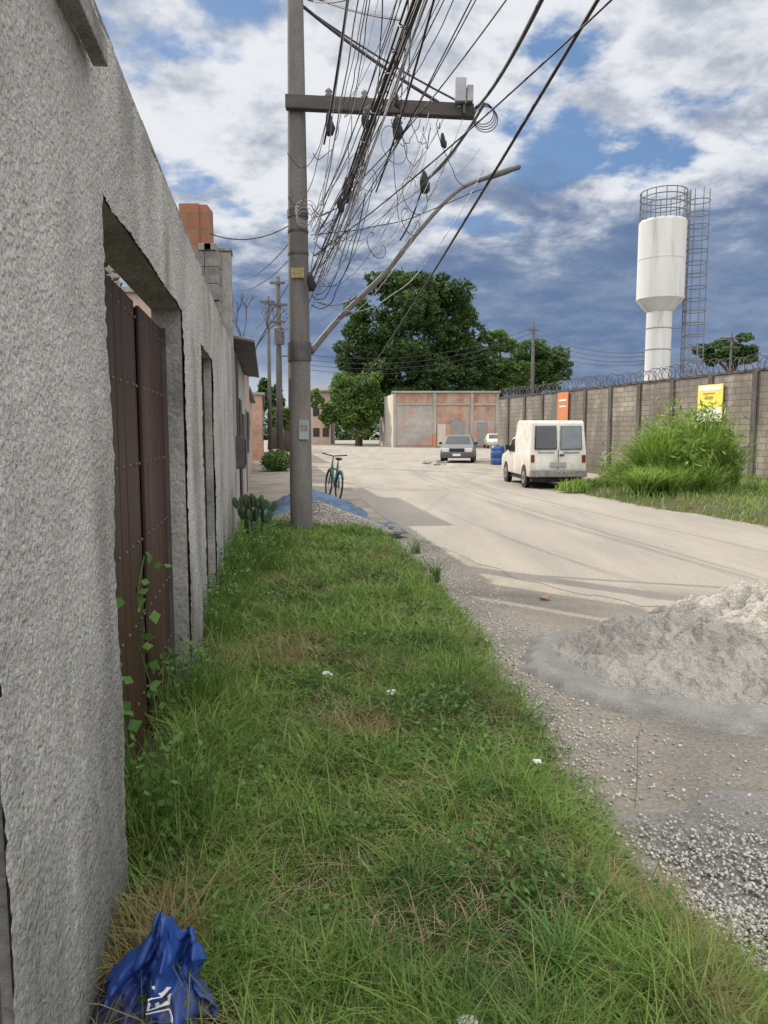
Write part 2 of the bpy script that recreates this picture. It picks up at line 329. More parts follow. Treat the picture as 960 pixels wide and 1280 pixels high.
o=leaves('ground_cover',p,rng.uniform(.008,.026,n)+.002*p[:,1],g_weed); tag(o,'small broad leaved weeds among the verge grass',kind='stuff')
# ------------------------------------------------------------------ near wall (left)
u_g0=wl(127,228).y*1.0123; u_g1=wl(228,378).y*1.0123; ZG=2.18
u_d0=wu(255,600); u_d1=wu(269,600); ZD=2.13; u_end=wu(293,560); ZW=2.65
root=thing('boundary_wall','tall grey roughcast wall with gate opening beside the grass verge','wall',wp(1.3,0,0))
cs=.0165; U0=.60; UC=1.13; ZC=1.33
def snap(u): return U0+round((u-U0)/cs)*cs
u_g0,u_g1,u_d0,u_d1,u_end,UC=map(snap,(u_g0,u_g1,u_d0,u_d1,u_end,UC))
nu=int(round((u_end-U0)/cs)); nz=int(ZW/cs); V=[];Fa=[]
def wdis(u,z):
    a=noise.noise(Vector((u*45,z*26,0)))*.55+noise.noise(Vector((u*90,z*60,4)))*.45+noise.noise(Vector((u*4,z*3,9)))*.9
    return a*.009
for i in range(nu+1):
    for j in range(nz+1):
        u=U0+i*cs; z=j*cs; p=wp(u,wdis(u,z),z+(.012*noise.noise(Vector((u*9,0,5)))+.02*noise.noise(Vector((u*1.5,0,9))) if j==nz else 0)); V.append(p-root.location)
for i in range(nu):
    for j in range(nz):
        u=U0+(i+.5)*cs; z=(j+.5)*cs
        if u_g0<u<u_g1 and z<ZG: continue
        if u_d0<u<u_d1 and z<ZD: continue
        if u<UC+.02*noise.noise(Vector((0,z*9,3))) and z<ZC: continue
        k=i*(nz+1)+j; Fa.append((k,k+nz+1,k+nz+2,k+1))
npmesh('plaster_face',V,Fa,m_wall,root,True)
mb=MB(); T=.16; a=.013
for (x0,x1,z0,z1) in [(U0,UC+.03,ZC,ZW-.01),(UC+.03,u_g0,0,ZW-.01),(u_g0,u_g1,ZG,ZW-.01),(u_g1,u_d0,0,ZW-.01),(u_d0,u_d1,ZD,ZW-.01),(u_d1,u_end,0,ZW-.01)]: mb.wbox(x0,x1,a,T,z0,z1)
mb.build('masonry',m_wall2,root,shift=True)
mb=MB(); u=U0
while u<u_end-.05:
    L=random.uniform(.25,.5); hh=random.uniform(.012,.03); mb.wbox(u,min(u+L-.004,u_end),.006-random.uniform(0,.006),T+.01,ZW-.012,ZW+hh); u+=L
mb.build('coping',m_cope,root,shift=True,bevel=.006)
mb=MB(); mb.wbox(.2,wl(108,62).y*1.0123,-.05,-.014,2.44,2.50); mb.build('ledge',m_cope,root,shift=True,bevel=.002)
root2=thing('neighbouring_wall','darker worn wall end at the left edge of the frame','wall',wp(.3,0,0))
mb=MB(); mb.wbox(-.6,UC+.025,.03,.2,0,ZC-.005); mb.build('plaster_face',m_wall2,root2,shift=True)
# gate
gr=thing('brown_gate','tall dark brown studded metal gate with two leaves in the grey wall','gate',wp(u_g0,.1,.15))
um=wl(177,640,.12).y*1.0123; rv_me=None; ZT=2.085
um=max(u_g0+.7,min(um,u_g1-.6))
for nm,(x0,x1) in enumerate([(u_g0+.01,um-.05),(um+.05,u_g1-.012)]):
    mb=MB(); w=.135; u=x0; cent=[]
    while u<x1-.02:
        e=min(u+w,x1); dv=random.uniform(-.003,.003); mb.wbox(u+.004,e-.004,.112+dv,.128+dv,.22,ZT+.003*random.random()); cent.append((u+e)/2); u+=w
    lf=mb.build('gate_leaf',m_gate,gr,shift=True,bevel=.004)
    mb=MB(); mb.wbox(x0+.001,x1-.001,.129,.133,.22,ZT-.005); mb.build('backing_sheet',m_void,gr,shift=True)  # near-black sheet behind the planks darkens the seams between them
    for z in (.33,1.13,1.96):
        mb=MB(); mb.wbox(x0,x1,.134,.16,z-.03,z+.03); mb.build('rail',m_dsteel,gr,shift=True)
    for u in cent[:9]:
        for z in (.46,.78,1.10,1.42,1.74,2.02):
            if rv_me is None:
                mb=MB(); mb.blob((0,0,0),.007,.007,.007,8,5); ro=mb.build('stud',m_stud,gr,True); rv_me=ro.data
            else: ro=bpy.data.objects.new('stud',rv_me); C.objects.link(ro); ro.parent=gr
            ro.location=wp(u,.110,z)-gr.location
mb=MB(); mb.wbox(um-.048,um+.048,.150,.19,.15,ZT+.02); mb.build('black_gap_post',m_void,gr,shift=True)  # near-black post; its colour stands in for shade in the gap between leaves
mb=MB(); mb.wbox(u_g1-.010,u_g1-.001,.09,.135,.15,ZT); mb.build('side_post',m_dsteel,gr,shift=True)
dr=thing('side_door','narrow weathered door recessed in the grey wall past the gate','door',wp(u_d0,.1,.2))
mb=MB(); mb.wbox(u_d0+.03,u_d1-.03,.1,.13,.2,ZD-.03); mb.build('door_panel',m_cope,dr,shift=True)
mb=MB(); mb.wbox(u_d0+.001,u_d0+.03,.07,.14,.2,ZD-.001); mb.wbox(u_d1-.03,u_d1-.001,.07,.14,.2,ZD-.001); mb.wbox(u_d0+.03,u_d1-.03,.07,.14,ZD-.03,ZD-.001); mb.build('door_frame',m_gate,dr,shift=True)
m_cream=M('stained_white_render',(.48,.46,.43),(.32,.31,.29),scale=1.5,rough=.9,stretch=(1,1,.4),fine=.15,c3=(.17,.16,.15),s3=2,t3=(.55,.75))
yh=thing('yard_house','two storey rendered house standing behind the grey wall','house',wp(5,1.5,0))
mb=MB(); mb.wbox(-3,11.2,1.6,7.5,0,5.8); mb.build('wall',m_cream,yh,shift=True)
mb=MB(); mb.wbox(-3.1,11.3,1.5,7.6,5.803,5.95); mb.build('roof_slab',m_cope,yh,shift=True)
for u in (1,5,8.5):
    mb=MB(); mb.wbox(u,u+1.2,1.57,1.597,3.9,5.0); mb.build('window',m_glass,yh,shift=True)
ys_=thing('yard_shrub','leafy yellow green shrub seen in the gap above the gate','shrub',wp(u_g0+1.2,.75,0))
n=6500; c0=wp(u_g0+1.3,.8,2.0)-ys_.location; pp=rng.normal(0,1,(n,3)); pp/=np.linalg.norm(pp,axis=1)[:,None]; pp*=rng.uniform(.3,1,n)[:,None]**.5*np.array([.42,1.7,.75])
leaves('leaves',pp+np.array(c0),rng.uniform(.03,.075,n),leafmat('yard_leaf',[(.04,.08,.02),(.10,.14,.03),(.22,.2,.05)]),ys_)
mb=MB(); mb.tube([(0,0,0),c0],[.05,.03],7); mb.build('stem',m_wood,ys_)
pr=thing('gate_pillar','tall rendered pillar at the far end of the grey wall','pillar',wp(u_end,0,0))
zt=at(284,308,9.3).z; mb=MB(); mb.wbox(u_end-.25,u_end+.03,-.016,.175,0,zt); mb.build('shaft',m_wall2,pr,shift=True,bevel=.01)
mb=MB(); mb.wbox(u_end-.27,u_end+.05,-.03,.19,zt+.001,zt+.04); mb.build('cap',m_cope,pr,shift=True,bevel=.008)
pr=thing('block_parapet','grey hollow block parapet rising behind the grey wall','parapet',at(262,330,8.9))
q0=at(243,318,9.2); q1=at(277,318,9.2)
mb=MB()
for j in range(3):
    for i in range(2): 
        x0=q0.x+i*(q1.x-q0.x)/2; mb.box(x0+.003,x0+(q1.x-q0.x)/2-.003,9.0,9.25,q0.z-.19*(j+1)+.004,q0.z-.19*j)
mb.box(q0.x,q1.x,9.02,9.2,1.0,q0.z-.575); mb.build('block_courses',m_cope,pr,shift=True,bevel=.006)
for a_,b_ in ((q0.x+.1,q0.x+.25),(q1.x-.16,q1.x-.02)): mb=MB(); mb.box(a_,b_,8.98,9.1,q0.z+.002,q0.z+.08); mb.build('loose_block',m_wall2,pr,shift=True,bevel=.006)
q0=at(226,257,10.2); q1=at(261,310,10.2)
pr=thing('brick_chimney','unplastered orange brick stack above the grey wall','brick stack',(q0.x,10.2,0))
mb=MB(); mb.box(q0.x,q0.x+(q1.x-q0.x)*.72,10.1,10.5,1.5,q0.z); mb.box(q0.x+(q1.x-q0.x)*.72+.002,q1.x,10.15,10.5,1.5,q0.z+.0); mb.build('brick_shaft',m_brick2,pr,shift=True)
# ------------------------------------------------------------------ left neighbours beyond the wall
def house(name,label,u0,u1,v0,z,mat,depth=5):
    r=thing(name,label,'house',wp(u0,v0,0)); mb=MB(); mb.wbox(u0,u1,v0,v0+depth,0,z); mb.build('wall',mat,r,shift=True); return r
m_pink=M('faded_pink_render',(.45,.33,.27),(.35,.27,.23),scale=1.5,rough=.9,fine=.1)
m_roof=M('fibre_cement_sheet',(.13,.12,.12),(.2,.19,.18),scale=4,rough=.9)
h1=house('low_house','low stained white house just past the tall pillar',u_end+.25,16.5,.03,2.75,m_cream)
mb=MB()
for i in range(34):
    u=u_end+.2+i*.195; mb.hexa([wp(u,-.28,2.74+.03*(i%2)),wp(u,2.5,3.25),wp(u+.19,2.5,3.25),wp(u+.19,-.28,2.77-.03*(i%2)),wp(u,-.28,2.77+.03*(i%2)),wp(u,2.5,3.28),wp(u+.19,2.5,3.28),wp(u+.19,-.28,2.80-.03*(i%2))])
mb.build('roof',m_roof,h1,shift=True)
for a_,b_,z0,z1,nm,mt in [(12.4,13.3,.1,2.1,'door',m_gate),(14.3,15.3,1.0,1.9,'window',m_dsteel)]:
    mb=MB(); mb.wbox(a_,b_,.0,.028,z0,z1); mb.build(nm,mt,h1,shift=True,bevel=.005)
h2=house('pink_house','faded pink house with set back upper storey behind the low white house',16.8,24,.1,3.3,m_pink)
mb=MB(); mb.wbox(16.7,24.2,-.1,.51,3.302,3.42); mb.build('roof',m_cope,h2,shift=True)
mb=MB(); mb.wbox(16.8,22,.6,5,3.302,4.5); mb.build('upper_storey',m_pink,h2,shift=True)
mb=MB(); mb.wbox(16.7,22.1,.52,5.1,4.503,4.6); mb.build('roof_slab',m_cope,h2,shift=True)
mb=MB(); mb.wbox(18,19,.06,.098,.1,2.1); mb.build('door',m_dsteel,h2,shift=True)
mb=MB(); mb.wbox(20.5,21.7,.06,.098,1,2.1); mb.build('window',m_glass,h2,shift=True)
h3=house('far_row_house','grey plastered house further down the left side',26,38,.3,3.0,m_cream)
mb=MB(); mb.wbox(25.9,38.2,.1,5,3.002,3.12); mb.build('roof',m_roof,h3,shift=True)
mb=MB(); mb.wbox(29,30.2,.26,.298,.1,2.2); mb.build('door',m_gate,h3,shift=True)
h4=house('brick_row_house','unfinished brick house at the far end of the left side',42,60,-.2,3.6,m_brick)
mb=MB(); mb.wbox(41.9,60.2,-.35,5,3.602,3.75); mb.build('roof',m_cope,h4,shift=True)
mb=MB(); mb.wbox(45,46.5,-.24,-.202,1,2.2); mb.build('window',m_glass,h4,shift=True)
mm=thing('meter_box','dark electricity meter box fixed on the wall behind the cactus','meter box',wp(u_end+.55,0,1.1))
mb=MB(); mb.wbox(u_end+.45,u_end+.95,-.12,.028,1.05,1.5); mb.build('case',m_dsteel,mm,shift=True,bevel=.01)
mb=MB(); mb.wbox(u_end+.5,u_end+.9,-.132,-.121,1.1,1.45); mb.build('lid',m_black,mm,shift=True,bevel=.004)
mb=MB(); mb.tube([wp(u_end+.6,-.03,1.5),wp(u_end+.6,-.03,2.6)],.02); mb.build('conduit',m_dsteel,mm,shift=True)
q0=at(386,490,95); q1=at(413,490,95)
fb=thing('end_building','small two storey pinkish building at the end of the street','building',(q0.x,95,0))
mb=MB(); mb.box(q0.x,q1.x,95,103,0,q0.z); mb.build('wall',m_pink,fb,shift=True)
mb=MB(); mb.hexa([(q0.x-.3,94.6,q0.z),(q1.x+.3,94.6,q0.z),(q1.x+.3,103,q0.z),(q0.x-.3,103,q0.z),(q0.x-.3,94.6,q0.z+.2),(q1.x+.3,94.6,q0.z+.2),(q1.x+.3,103,q0.z+1.4),(q0.x-.3,103,q0.z+1.4)]); mb.build('roof',m_roof,fb,shift=True)
for i in range(2):
    for j in range(2):
        x=q0.x+.5+i*1.2; z=1+j*2.6; mb=MB(); mb.box(x,x+.8,94.95,94.998,z,z+1.1); mb.build('window',m_glass,fb,shift=True)
YB=78; q0=at(492,491,YB); q1=at(623,491,YB); zt=q0.z
bb=thing('brick_building','long flat roofed orange brick and plaster building at the street corner','building',(q0.x,YB,0))
m_plast=M('bare_render',(.36,.33,.30),(.25,.23,.21),scale=.6,rough=.9,fine=.1,fscale=3,c3=(.42,.2,.12),s3=.35,t3=(.55,.62))
m_lplast=M('sunlit_render',(.5,.45,.38),(.4,.36,.31),scale=.8,rough=.9)  # paler plaster: the side wall's sunlight is put into this colour
mb=MB(); mb.box(q0.x,q1.x,YB,YB+9,0,zt); mb.build('wall',m_brick,bb,shift=True)
W=q1.x-q0.x
for (a_,b_,c_) in ((.2,W*.38,zt-1.3),(W*.76,W-.2,zt*.5),(W*.42,W*.72,zt*.42)): mb=MB(); mb.box(q0.x+a_,q0.x+b_,YB-.045,YB-.003,.2,c_); mb.build('render_patch',m_plast,bb,shift=True)
for f in (0,.385,.74,.985):
    mb=MB(); x=q0.x+W*f; mb.box(x-.05,x+.25,YB-.14,YB-.002,0,zt-.02); mb.build('column',m_plast,bb,shift=True)
mb=MB(); mb.box(q0.x-.2,q1.x+.2,YB-.25,YB+9.2,zt+.002,zt+.18); mb.build('roof_slab',m_plast,bb,shift=True)
mb=MB(); mb.box(q0.x,q1.x,YB-.1,YB-.062,zt-1.28,zt-1.1); mb.build('beam',m_plast,bb,shift=True)
for a_,b_,c_,d_ in ((.42,.5,0.1,2.4),(.55,.68,1.2,2.8),(.8,.9,.1,2.6)):
    mb=MB(); mb.box(q0.x+W*a_,q0.x+W*b_,YB-.09,YB-.052,c_,d_); mb.build('shutter',m_lplast if a_<.5 else m_cope,bb,shift=True)
qs=at(476,498,YB+9)
mb=MB(); mb.hexa([(q0.x-.02,YB,0),(q0.x-.02,YB+.2,0),(qs.x,YB+12,0),(qs.x-.2,YB+12,0),(q0.x-.02,YB,zt-.1),(q0.x-.02,YB+.2,zt-.1),(qs.x,YB+12,zt-.1),(qs.x-.2,YB+12,zt-.1)]); mb.build('side_wall',m_lplast,bb,shift=True)
# ------------------------------------------------------------------ right block wall
ZR=3.45
rw=thing('block_wall','long grey concrete block wall topped by razor wire','wall',(rw0.x,rw0.y,0))
d=Vector((rw1.x-rw0.x,rw1.y-rw0.y,0)); LW=d.length; d.normalize(); nn=Vector((d.y,-d.x,0))
def rp(s,v,z): return Vector((rw0.x,rw0.y,z))+d*s+nn*v
def rbox(mb,s0,s1,v0,v1,z0,z1): mb.hexa([rp(s0,v0,z0),rp(s0,v1,z0),rp(s1,v1,z0),rp(s1,v0,z0),rp(s0,v0,z1),rp(s0,v1,z1),rp(s1,v1,z1),rp(s1,v0,z1)][::1])
mb=MB(); rbox(mb,-1,LW,0,.15,0,ZR); mb.build('block_panel',m_block,rw,shift=True)
s=.6
while s<LW:
    mb=MB(); rbox(mb,s,s+.22,-.06,-.002,0,ZR+.02); mb.build('pillar',m_pillar,rw,shift=True); s+=2.1
mb=MB(); rbox(mb,-1,LW,-.03,.18,ZR+.021,ZR+.10); mb.build('coping',m_pillar,rw,shift=True)
mb=MB(); pts=[]; nt=int(LW/.30)
for i in range(nt*12): 
    t=2*PI*i/12; s=LW*i/(nt*12); R=.24+.04*math.sin(i*.37); pts.append(rp(s+.05*math.sin(i*1.7),.07+R*math.cos(t),ZR+.30+.04*math.sin(s*.8)+R*math.sin(t)))
mb.tube(pts,.014,4); rz=mb.build('razor_wire',m_dsteel); tag(rz,'coiled razor wire running along the block wall top','razor wire')
def wall_sign(name,label,pxa,pya,pxb,pyb,mats,rows):
    def onw(px,py):
        r=ray(px,py); p0=rp(0,-.06,0); den=r.dot(nn); t=(p0-Vector((0,0,H))).dot(nn)/den; q=Vector((0,0,H))+r*t; return (q-Vector((rw0.x,rw0.y,0))).dot(d),q.z
    s1,za=onw(pxa,pya); s0,_=onw(pxb,pya); zb=onw((pxa+pxb)/2,pyb)[1]
    r=thing(name,label,'sign',rp((s0+s1)/2,-.06,zb))
    mb=MB(); rbox(mb,s0,s1,-.095,-.062,zb,za); mb.build('board',mats[0],r,shift=True)
    for (f0,f1,g0,g1,mt) in rows:
        mb=MB(); rbox(mb,s1-(s1-s0)*f1,s1-(s1-s0)*f0,-.10,-.0965,zb+(za-zb)*g0,zb+(za-zb)*g1); mb.build('print',mt,r,shift=True)
wall_sign('yellow_sign','yellow and white notice board on the block wall above tall grass',874,482,905,527,(m_yellow,),[(.04,.96,.03,.36,m_signw),(.06,.94,.84,.97,m_signw),(.3,.62,.60,.68,m_mark),(.22,.7,.74,.78,m_mark)])
wall_sign('orange_sign','narrow orange notice board on the block wall above the white van',698,491,711,527,(m_orange,),[(.15,.85,.70,.76,m_signw),(.2,.8,.5,.54,m_signw)])
# ------------------------------------------------------------------ water tower
YT=40; c=at(821,475,YT); zc=lambda y:at(825,y,YT).z; Rt=27.6*YT/931
wt=thing('water_tower','tall white water tank on a column behind the block wall','water tower',(c.x,YT,0))
z0,z1,z2=zc(390),zc(375),zc(276)
mb=MB(); mb.lathe([(Rt*.54,0),(Rt*.54,z0+.05)],n=40); mb.build('column',m_tank,wt)
for z in (z0-.9,z0-2.0): mb=MB(); mb.lathe([(Rt*.55,z),(Rt*.55,z+.06)],n=40); mb.build('column_band',m_cope,wt)
mb=MB(); mb.lathe([(Rt*.57,z0),(Rt,z0+.6),(Rt,z2-.15),(Rt*.96,z2-.04),(Rt*.5,z2+.08)],n=48); mb.build('tank',m_tank,wt)
for z in (z0+.62,z0+2.6): mb=MB(); mb.lathe([(Rt*1.012,z),(Rt*1.012,z+.05)],n=48); mb.build('tank_seam',m_tank,wt)
mb=MB(); zr=zc(241)
for z in (z2+.35,z2+.75,z2+1.1,zr): mb.ring((0,0,z),Rt*.97,.03,'z',28,5)
for k in range(14): t=2*PI*k/14; mb.tube([(Rt*.97*math.cos(t),Rt*.97*math.sin(t),z2-.1),(Rt*.97*math.cos(t),Rt*.97*math.sin(t),zr)],.025,5)
mb.build('railing',m_cage,wt)
mb=MB(); lx=Rt+.12; zb=2.5; ztp=zc(238)
for yy in (-.2,.2): mb.tube([(lx,yy,zb),(lx,yy,ztp)],.035,5)
for z in np.arange(zb,ztp,.3): mb.tube([(lx,-.2,z),(lx,.2,z)],.02,4)
for z in np.arange(3,z2,2): mb.tube([(Rt*.5 if z<z0 else Rt,0,z),(lx,0,z)],.03,4)
mb.build('ladder',m_cage,wt)
mb=MB(); Rc=.54
for z in np.arange(zb+.4,ztp+.01,.62): mb.ring((lx+Rc,0,z),Rc,.026,'z',14,4)
for k in range(7): t=-PI*.75+1.5*PI*k/6; mb.tube([(lx+Rc+Rc*math.cos(t),Rc*math.sin(t),zb+.4),(lx+Rc+Rc*math.cos(t),Rc*math.sin(t),ztp)],.024,4)
mb.build('ladder_cage',m_cage,wt)
# ------------------------------------------------------------------ utility poles
pb=P(377,665,.18); YP=pb.y; px0=pb.x
up=thing('utility_pole','large round concrete utility pole in the gravel beside the grass','utility pole',(px0,YP,.1))
zp=lambda y: at(377,y,YP).z
mb=MB(); mb.lathe([(.158,-.2),(.155,.1),(.145,2),(.128,4.5),(.1,7.2),(.095,9)],n=28); mb.build('shaft',m_conc,up,True)
for y,w in ((268,.1),(290,.03),(430,.12),(318,.03)): 
    z=zp(y)-.1; mb=MB(); mb.lathe([(.140,z-w/2),(.140,z+w/2)],n=24); mb.build('steel_band',m_dsteel,up)
z=zp(344)-.1; mb=MB(); mb.box(-.08,.09,-.155,-.14,z-.065,z+.065); mb.build('yellow_plate',m_fyellow,up,bevel=.003)
mb=MB(); mb.box(-.06,.05,-.1575,-.1555,z-.01,z+.0); mb.build('plate_marks',m_cope,up)
z=zp(537)-.1; mb=MB(); mb.box(-.0,.13,-.17,-.16,z-.13,z+.13); mb.build('paper_notice',m_cablew,up)
mb=MB(); mb.box(.02,.11,-.173,-.171,z-.02,z+.06); mb.build('notice_print',m_cope,up)
ca=at(357,128,YP-.15); cb=at(592,140,YP-.15)
arm=thing('crossarm','heavy dark timber crossarm bolted near the top of the concrete pole','crossarm',tuple(ca))
mb=MB(); ex=(cb-ca).normalized(); mid=(ca+cb)/2; mb.obox(mid,ex,Vector((0,1,0)),Vector((0,0,1)),(cb-ca).length/2,.06,.085); mb.build('beam',M('dark_timber',(.05,.045,.042),(.085,.075,.068),scale=6,stretch=(.2,1,1),bump=.4),arm,shift=True,bevel=.01)
for f in (.23,.42,.6,.92):
    p_=ca+(cb-ca)*f; mb=MB(); mb.lathe([(.015,-.12),(.05,-.1),(.03,-.06),(.06,-.04),(.03,0),(.05,.02),(.02,.06)],(p_.x,p_.y-.02,p_.z+.13 if f!=.6 else p_.z-.15),10); mb.build('insulator',m_cope,arm,shift=True,smooth=True)
bx_=at(580,118,YP-.2)
bo=thing('fuse_box','pale grey junction box fixed at the right end of the crossarm','junction box',tuple(bx_)); mb=MB(); mb.box(bx_.x-.12,bx_.x+.02,bx_.y-.1,bx_.y+.02,bx_.z-.12,bx_.z+.17); mb.build('case',m_cablew,bo,shift=True,bevel=.01)
mb=MB(); mb.box(bx_.x+.03,bx_.x+.11,bx_.y-.1,bx_.y+.02,bx_.z-.12,bx_.z+.08); mb.build('side_case',m_steel,bo,shift=True,bevel=.01)
mb=MB(); mb.tube([bx_+Vector((0,-.04,-.12)),bx_+Vector((0,-.04,-.25))],.02); mb.build('bracket',m_dsteel,bo,shift=True)
def spline(pts,n=6):
    pts=[Vector(p) for p in pts]; out=[]; Q=[pts[0]]+pts+[pts[-1]]
    for i in range(1,len(Q)-2):
        for k in range(n):
            t=k/n; a,b,c_,d_=Q[i-1],Q[i],Q[i+1],Q[i+2]
            out.append(.5*((2*b)+(-a+c_)*t+(2*a-5*b+4*c_-d_)*t*t+(-a+3*b-3*c_+d_)*t**3))
    out.append(pts[-1]); return out
la=spline([at(x,y,YP+.05+dy) for x,y,dy in [(388,441,0),(425,397,.1),(480,343,.2),(525,287,.3),(570,240,.4),(612,220,.5)]])
sl=thing('street_lamp','long curved steel lamp arm reaching from the concrete pole over the street','street lamp',tuple(la[0]))
mb=MB(); mb.tube(la,[.042-.018*i/len(la) for i in range(len(la))],10); mb.build('arm',m_lamp,sl,True,shift=True)
mb=MB(); h0=at(598,226,YP+.5); h1_=at(651,208,YP+.6); mb.tube(spline([h0,h0.lerp(h1_,.3),h0.lerp(h1_,.8),h1_],3),[.03]*3+[.042]*3+[.036]*3+[.012],10); mb.build('lamp_head',m_dsteel,sl,True,shift=True)
mb=MB(); mb.lathe([(.160,-.12),(.160,.12)],(px0,YP,at(380,440,YP).z),24); mb.build('clamp',m_dsteel,sl,shift=True)
def farpole(px,ytop,Y,label,r=.14,xs=((.35,.6),),trans=False):
    t=at(px,ytop,Y); o=thing('utility_pole',label,'utility pole',(t.x,Y,0)); mb=MB(); mb.lathe([(r,0),(r*.7,t.z)],n=10); mb.build('shaft',m_fpole,o,True)
    for dz,hw_ in xs: mb=MB(); mb.box(-hw_,hw_,-.16,-.06,t.z-dz-.05,t.z-dz+.05); mb.build('crossarm',m_fpole,o)
    if trans: mb=MB(); mb.lathe([(.05,0),(.24,.03),(.24,.75),(.1,.85)],(.1,-.45,t.z-3.2),12); mb.build('transformer',m_fpole,o)
    return t
t2=farpole(347,346,36,'grey utility pole behind the large pole on the left side',.17,xs=((.3,.35),(1.3,.45),(2.1,.35)),trans=True)
t3=farpole(335,370,50,'thinner utility pole farthest down the left row of houses',xs=((.4,.5),))
t4=farpole(667,405,72,'dark utility pole standing above the corner of the block wall',.2,((.6,.5),))
t5=farpole(915,415,60,'short dark pole top behind the block wall at right',.12,((.5,1.0),(1.2,.7)))
t6=farpole(361,440,62,'smallest utility pole far down the street on the left',.12)
# ------------------------------------------------------------------ wires
def wire(a,b,sag,r,label,group,mat=m_cable,n=14,name='power_cable',wob=0):
    a=Vector(a);b=Vector(b); pts=[]
    for i in range(n+1):
        t=i/n; p=a.lerp(b,t); p.z-=sag*4*t*(1-t)
        if wob and 0<i<n: p+=Vector((random.uniform(-1,1),random.uniform(-1,1),random.uniform(-1,1)))*wob
        pts.append(p)
    if wob: pts=spline(pts,3)
    mb=MB(); mb.tube(pts,r,5,cap=False); o=mb.build(name,mat,smooth=True); tag(o,label,'cable',group); return o
BD=Vector((.157,-1,0))
thru=lambda px,py,Y=YP: at(px,py,Y)
gb='thick cables running overhead along the verge'
for (x,y,r,sg) in [(432,240,.022,.12),(435,237,.017,.15),(438,235,.013,.13),(434,246,.012,.1),(430,236,.010,.14),(425,262,.011,.25),(452,205,.009,.2),(478,150,.011,.1),(500,175,.008,.3)]:
    a=thru(x,y); b=a+BD*32+Vector((random.uniform(-.15,.2),0,random.uniform(-.1,.2)))
    wire(a,b,sg,r,'thick black overhead cable in the bundle running along the verge',gb,n=30)
    c_=Vector((t2.x+random.uniform(-.4,.4),36,t2.z-random.uniform(1,3.2))); wire(a,c_,random.uniform(.3,1),r*.7,'black cable hanging between the large pole and the next pole','cables to the next pole',n=16)
a=thru(434,240); mb=MB(); pts=[]
for i in range(160): t=i/159*9; q=a+BD*t; R=.045+.012*math.sin(i*.7); pts.append(q+Vector((R*math.cos(i*.9),0,R*math.sin(i*.9)-.12*4*(t/32)*(1-t/32))))
mb.tube(pts,.006,4,False); tag(mb.build('lashing_wire',m_cable),'spiral lashing wire wound round the thick cable bundle','cable')
gt='tangled wires around the large pole'
lt='thin wire in the messy tangle beside the concrete pole'
random.seed(21)
for i in range(20):
    x0=random.choice([random.uniform(386,400),random.uniform(405,540)]); y0=random.uniform(260,350) if x0<401 else random.uniform(135,150)
    x1=x0*.5+random.uniform(240,340); wire(at(x0,y0,YP-.15),at(x1,random.uniform(-30,-10),random.uniform(5,7.5)),random.uniform(.0,.4),random.choice([.0035,.005,.006]),lt,gt,m_cable if random.random()<.75 else m_cablew,n=14,name='tangled_wire',wob=.006)
for i in range(14):
    x0=388+random.uniform(0,12); y0=random.uniform(250,370)
    f=random.uniform(.0,1); x1=430+75*f+random.uniform(-14,20); y1=245-235*f+random.uniform(-10,25)
    wire(at(x0,y0,YP-random.uniform(-.1,.2)),at(x1,y1,YP-.2-random.uniform(0,2.2)*f),random.uniform(.05,.5),random.choice([.005,.006,.008]),lt,gt,m_cable if random.random()<.75 else m_cablew,n=10,name='tangled_wire',wob=.015)
for i in range(22):
    x0=388+random.uniform(0,12); y0=random.uniform(260,410)
    x1=random.uniform(450,605); y1=random.uniform(135,245)
    wire(at(x0,y0,YP-random.uniform(-.1,.2)),at(x1,y1,YP-random.uniform(0,1.2)),random.uniform(.1,.9),random.choice([.0035,.004,.006]),lt,gt,m_cable if random.random()<.6 else m_cablew,n=10,name='tangled_wire',wob=.015)
for i in range(12):
    x=random.uniform(405,585); a=at(x,random.uniform(135,160),YP-.2); b=at(x+random.uniform(-50,50),random.uniform(150,290),YP-.4)
    wire(a,b,random.uniform(.1,.5),.005,lt,gt,m_cable if random.random()<.8 else m_cablew,n=9,name='tangled_wire',wob=.02)
for i in range(5):
    x=random.uniform(400,560); y=random.uniform(150,300); pts=[]; cc=at(x,y,YP-.4-random.random()*.4); R=random.uniform(.10,.22)
    for k in range(18): t=k*.5; pts.append(cc+Vector((R*math.cos(t)*.7+.012*k,.08*math.sin(t*1.3),R*math.sin(t)*1.1-.015*k)))
    mb=MB(); mb.tube(spline(pts,3),.0045,4,False); tag(mb.build('tangled_wire',m_cable),lt,'cable',gt)
mb=MB(); cc=at(604,142,YP-.3); 
for k in range(4): mb.ring(cc+Vector((.012*k,.01*k,-.02*k)),.13+.008*k,.006,'y',20,4)
tag(mb.build('wire_coil',m_cable),'looped coil of spare wire hanging off the crossarm end','coil')
gd='cables slanting from the pole to the upper right'
ld='black cable slanting up to the right from the crossarm and pole'
for (a,ya,b,yb,r) in [((595,135),YP-.2,(682,-10),5,.018),((392,320),YP,(775,-10),5.5,.008),((400,335),YP,(600,-10),6,.006),((392,300),YP,(560,-10),6.2,.006),((440,235),YP-.3,(640,-10),5.2,.006),((470,240),YP-.5,(545,-10),6,.011),((405,180),YP-.1,(436,-10),6.5,.014),((385,0),YP,(480,-20),7,.010),((530,228),YP-.6,(605,130),YP-.5,.019),((500,300),YP,(530,228),YP-.6,.012)]:
    wire(at(*a,ya),at(*b,yb),.08,r,ld,gd,n=12)
wire(at(415,515,45),at(752,-8,6),.5,.018,'long heavy cable sweeping over the street from the far left to upper right','single long cable',n=30)
wire(at(375,5,YP+.2),at(548,128,YP-.2),.05,.022,'upper diagonal stay cable between pole top and crossarm','upper stays',n=6)
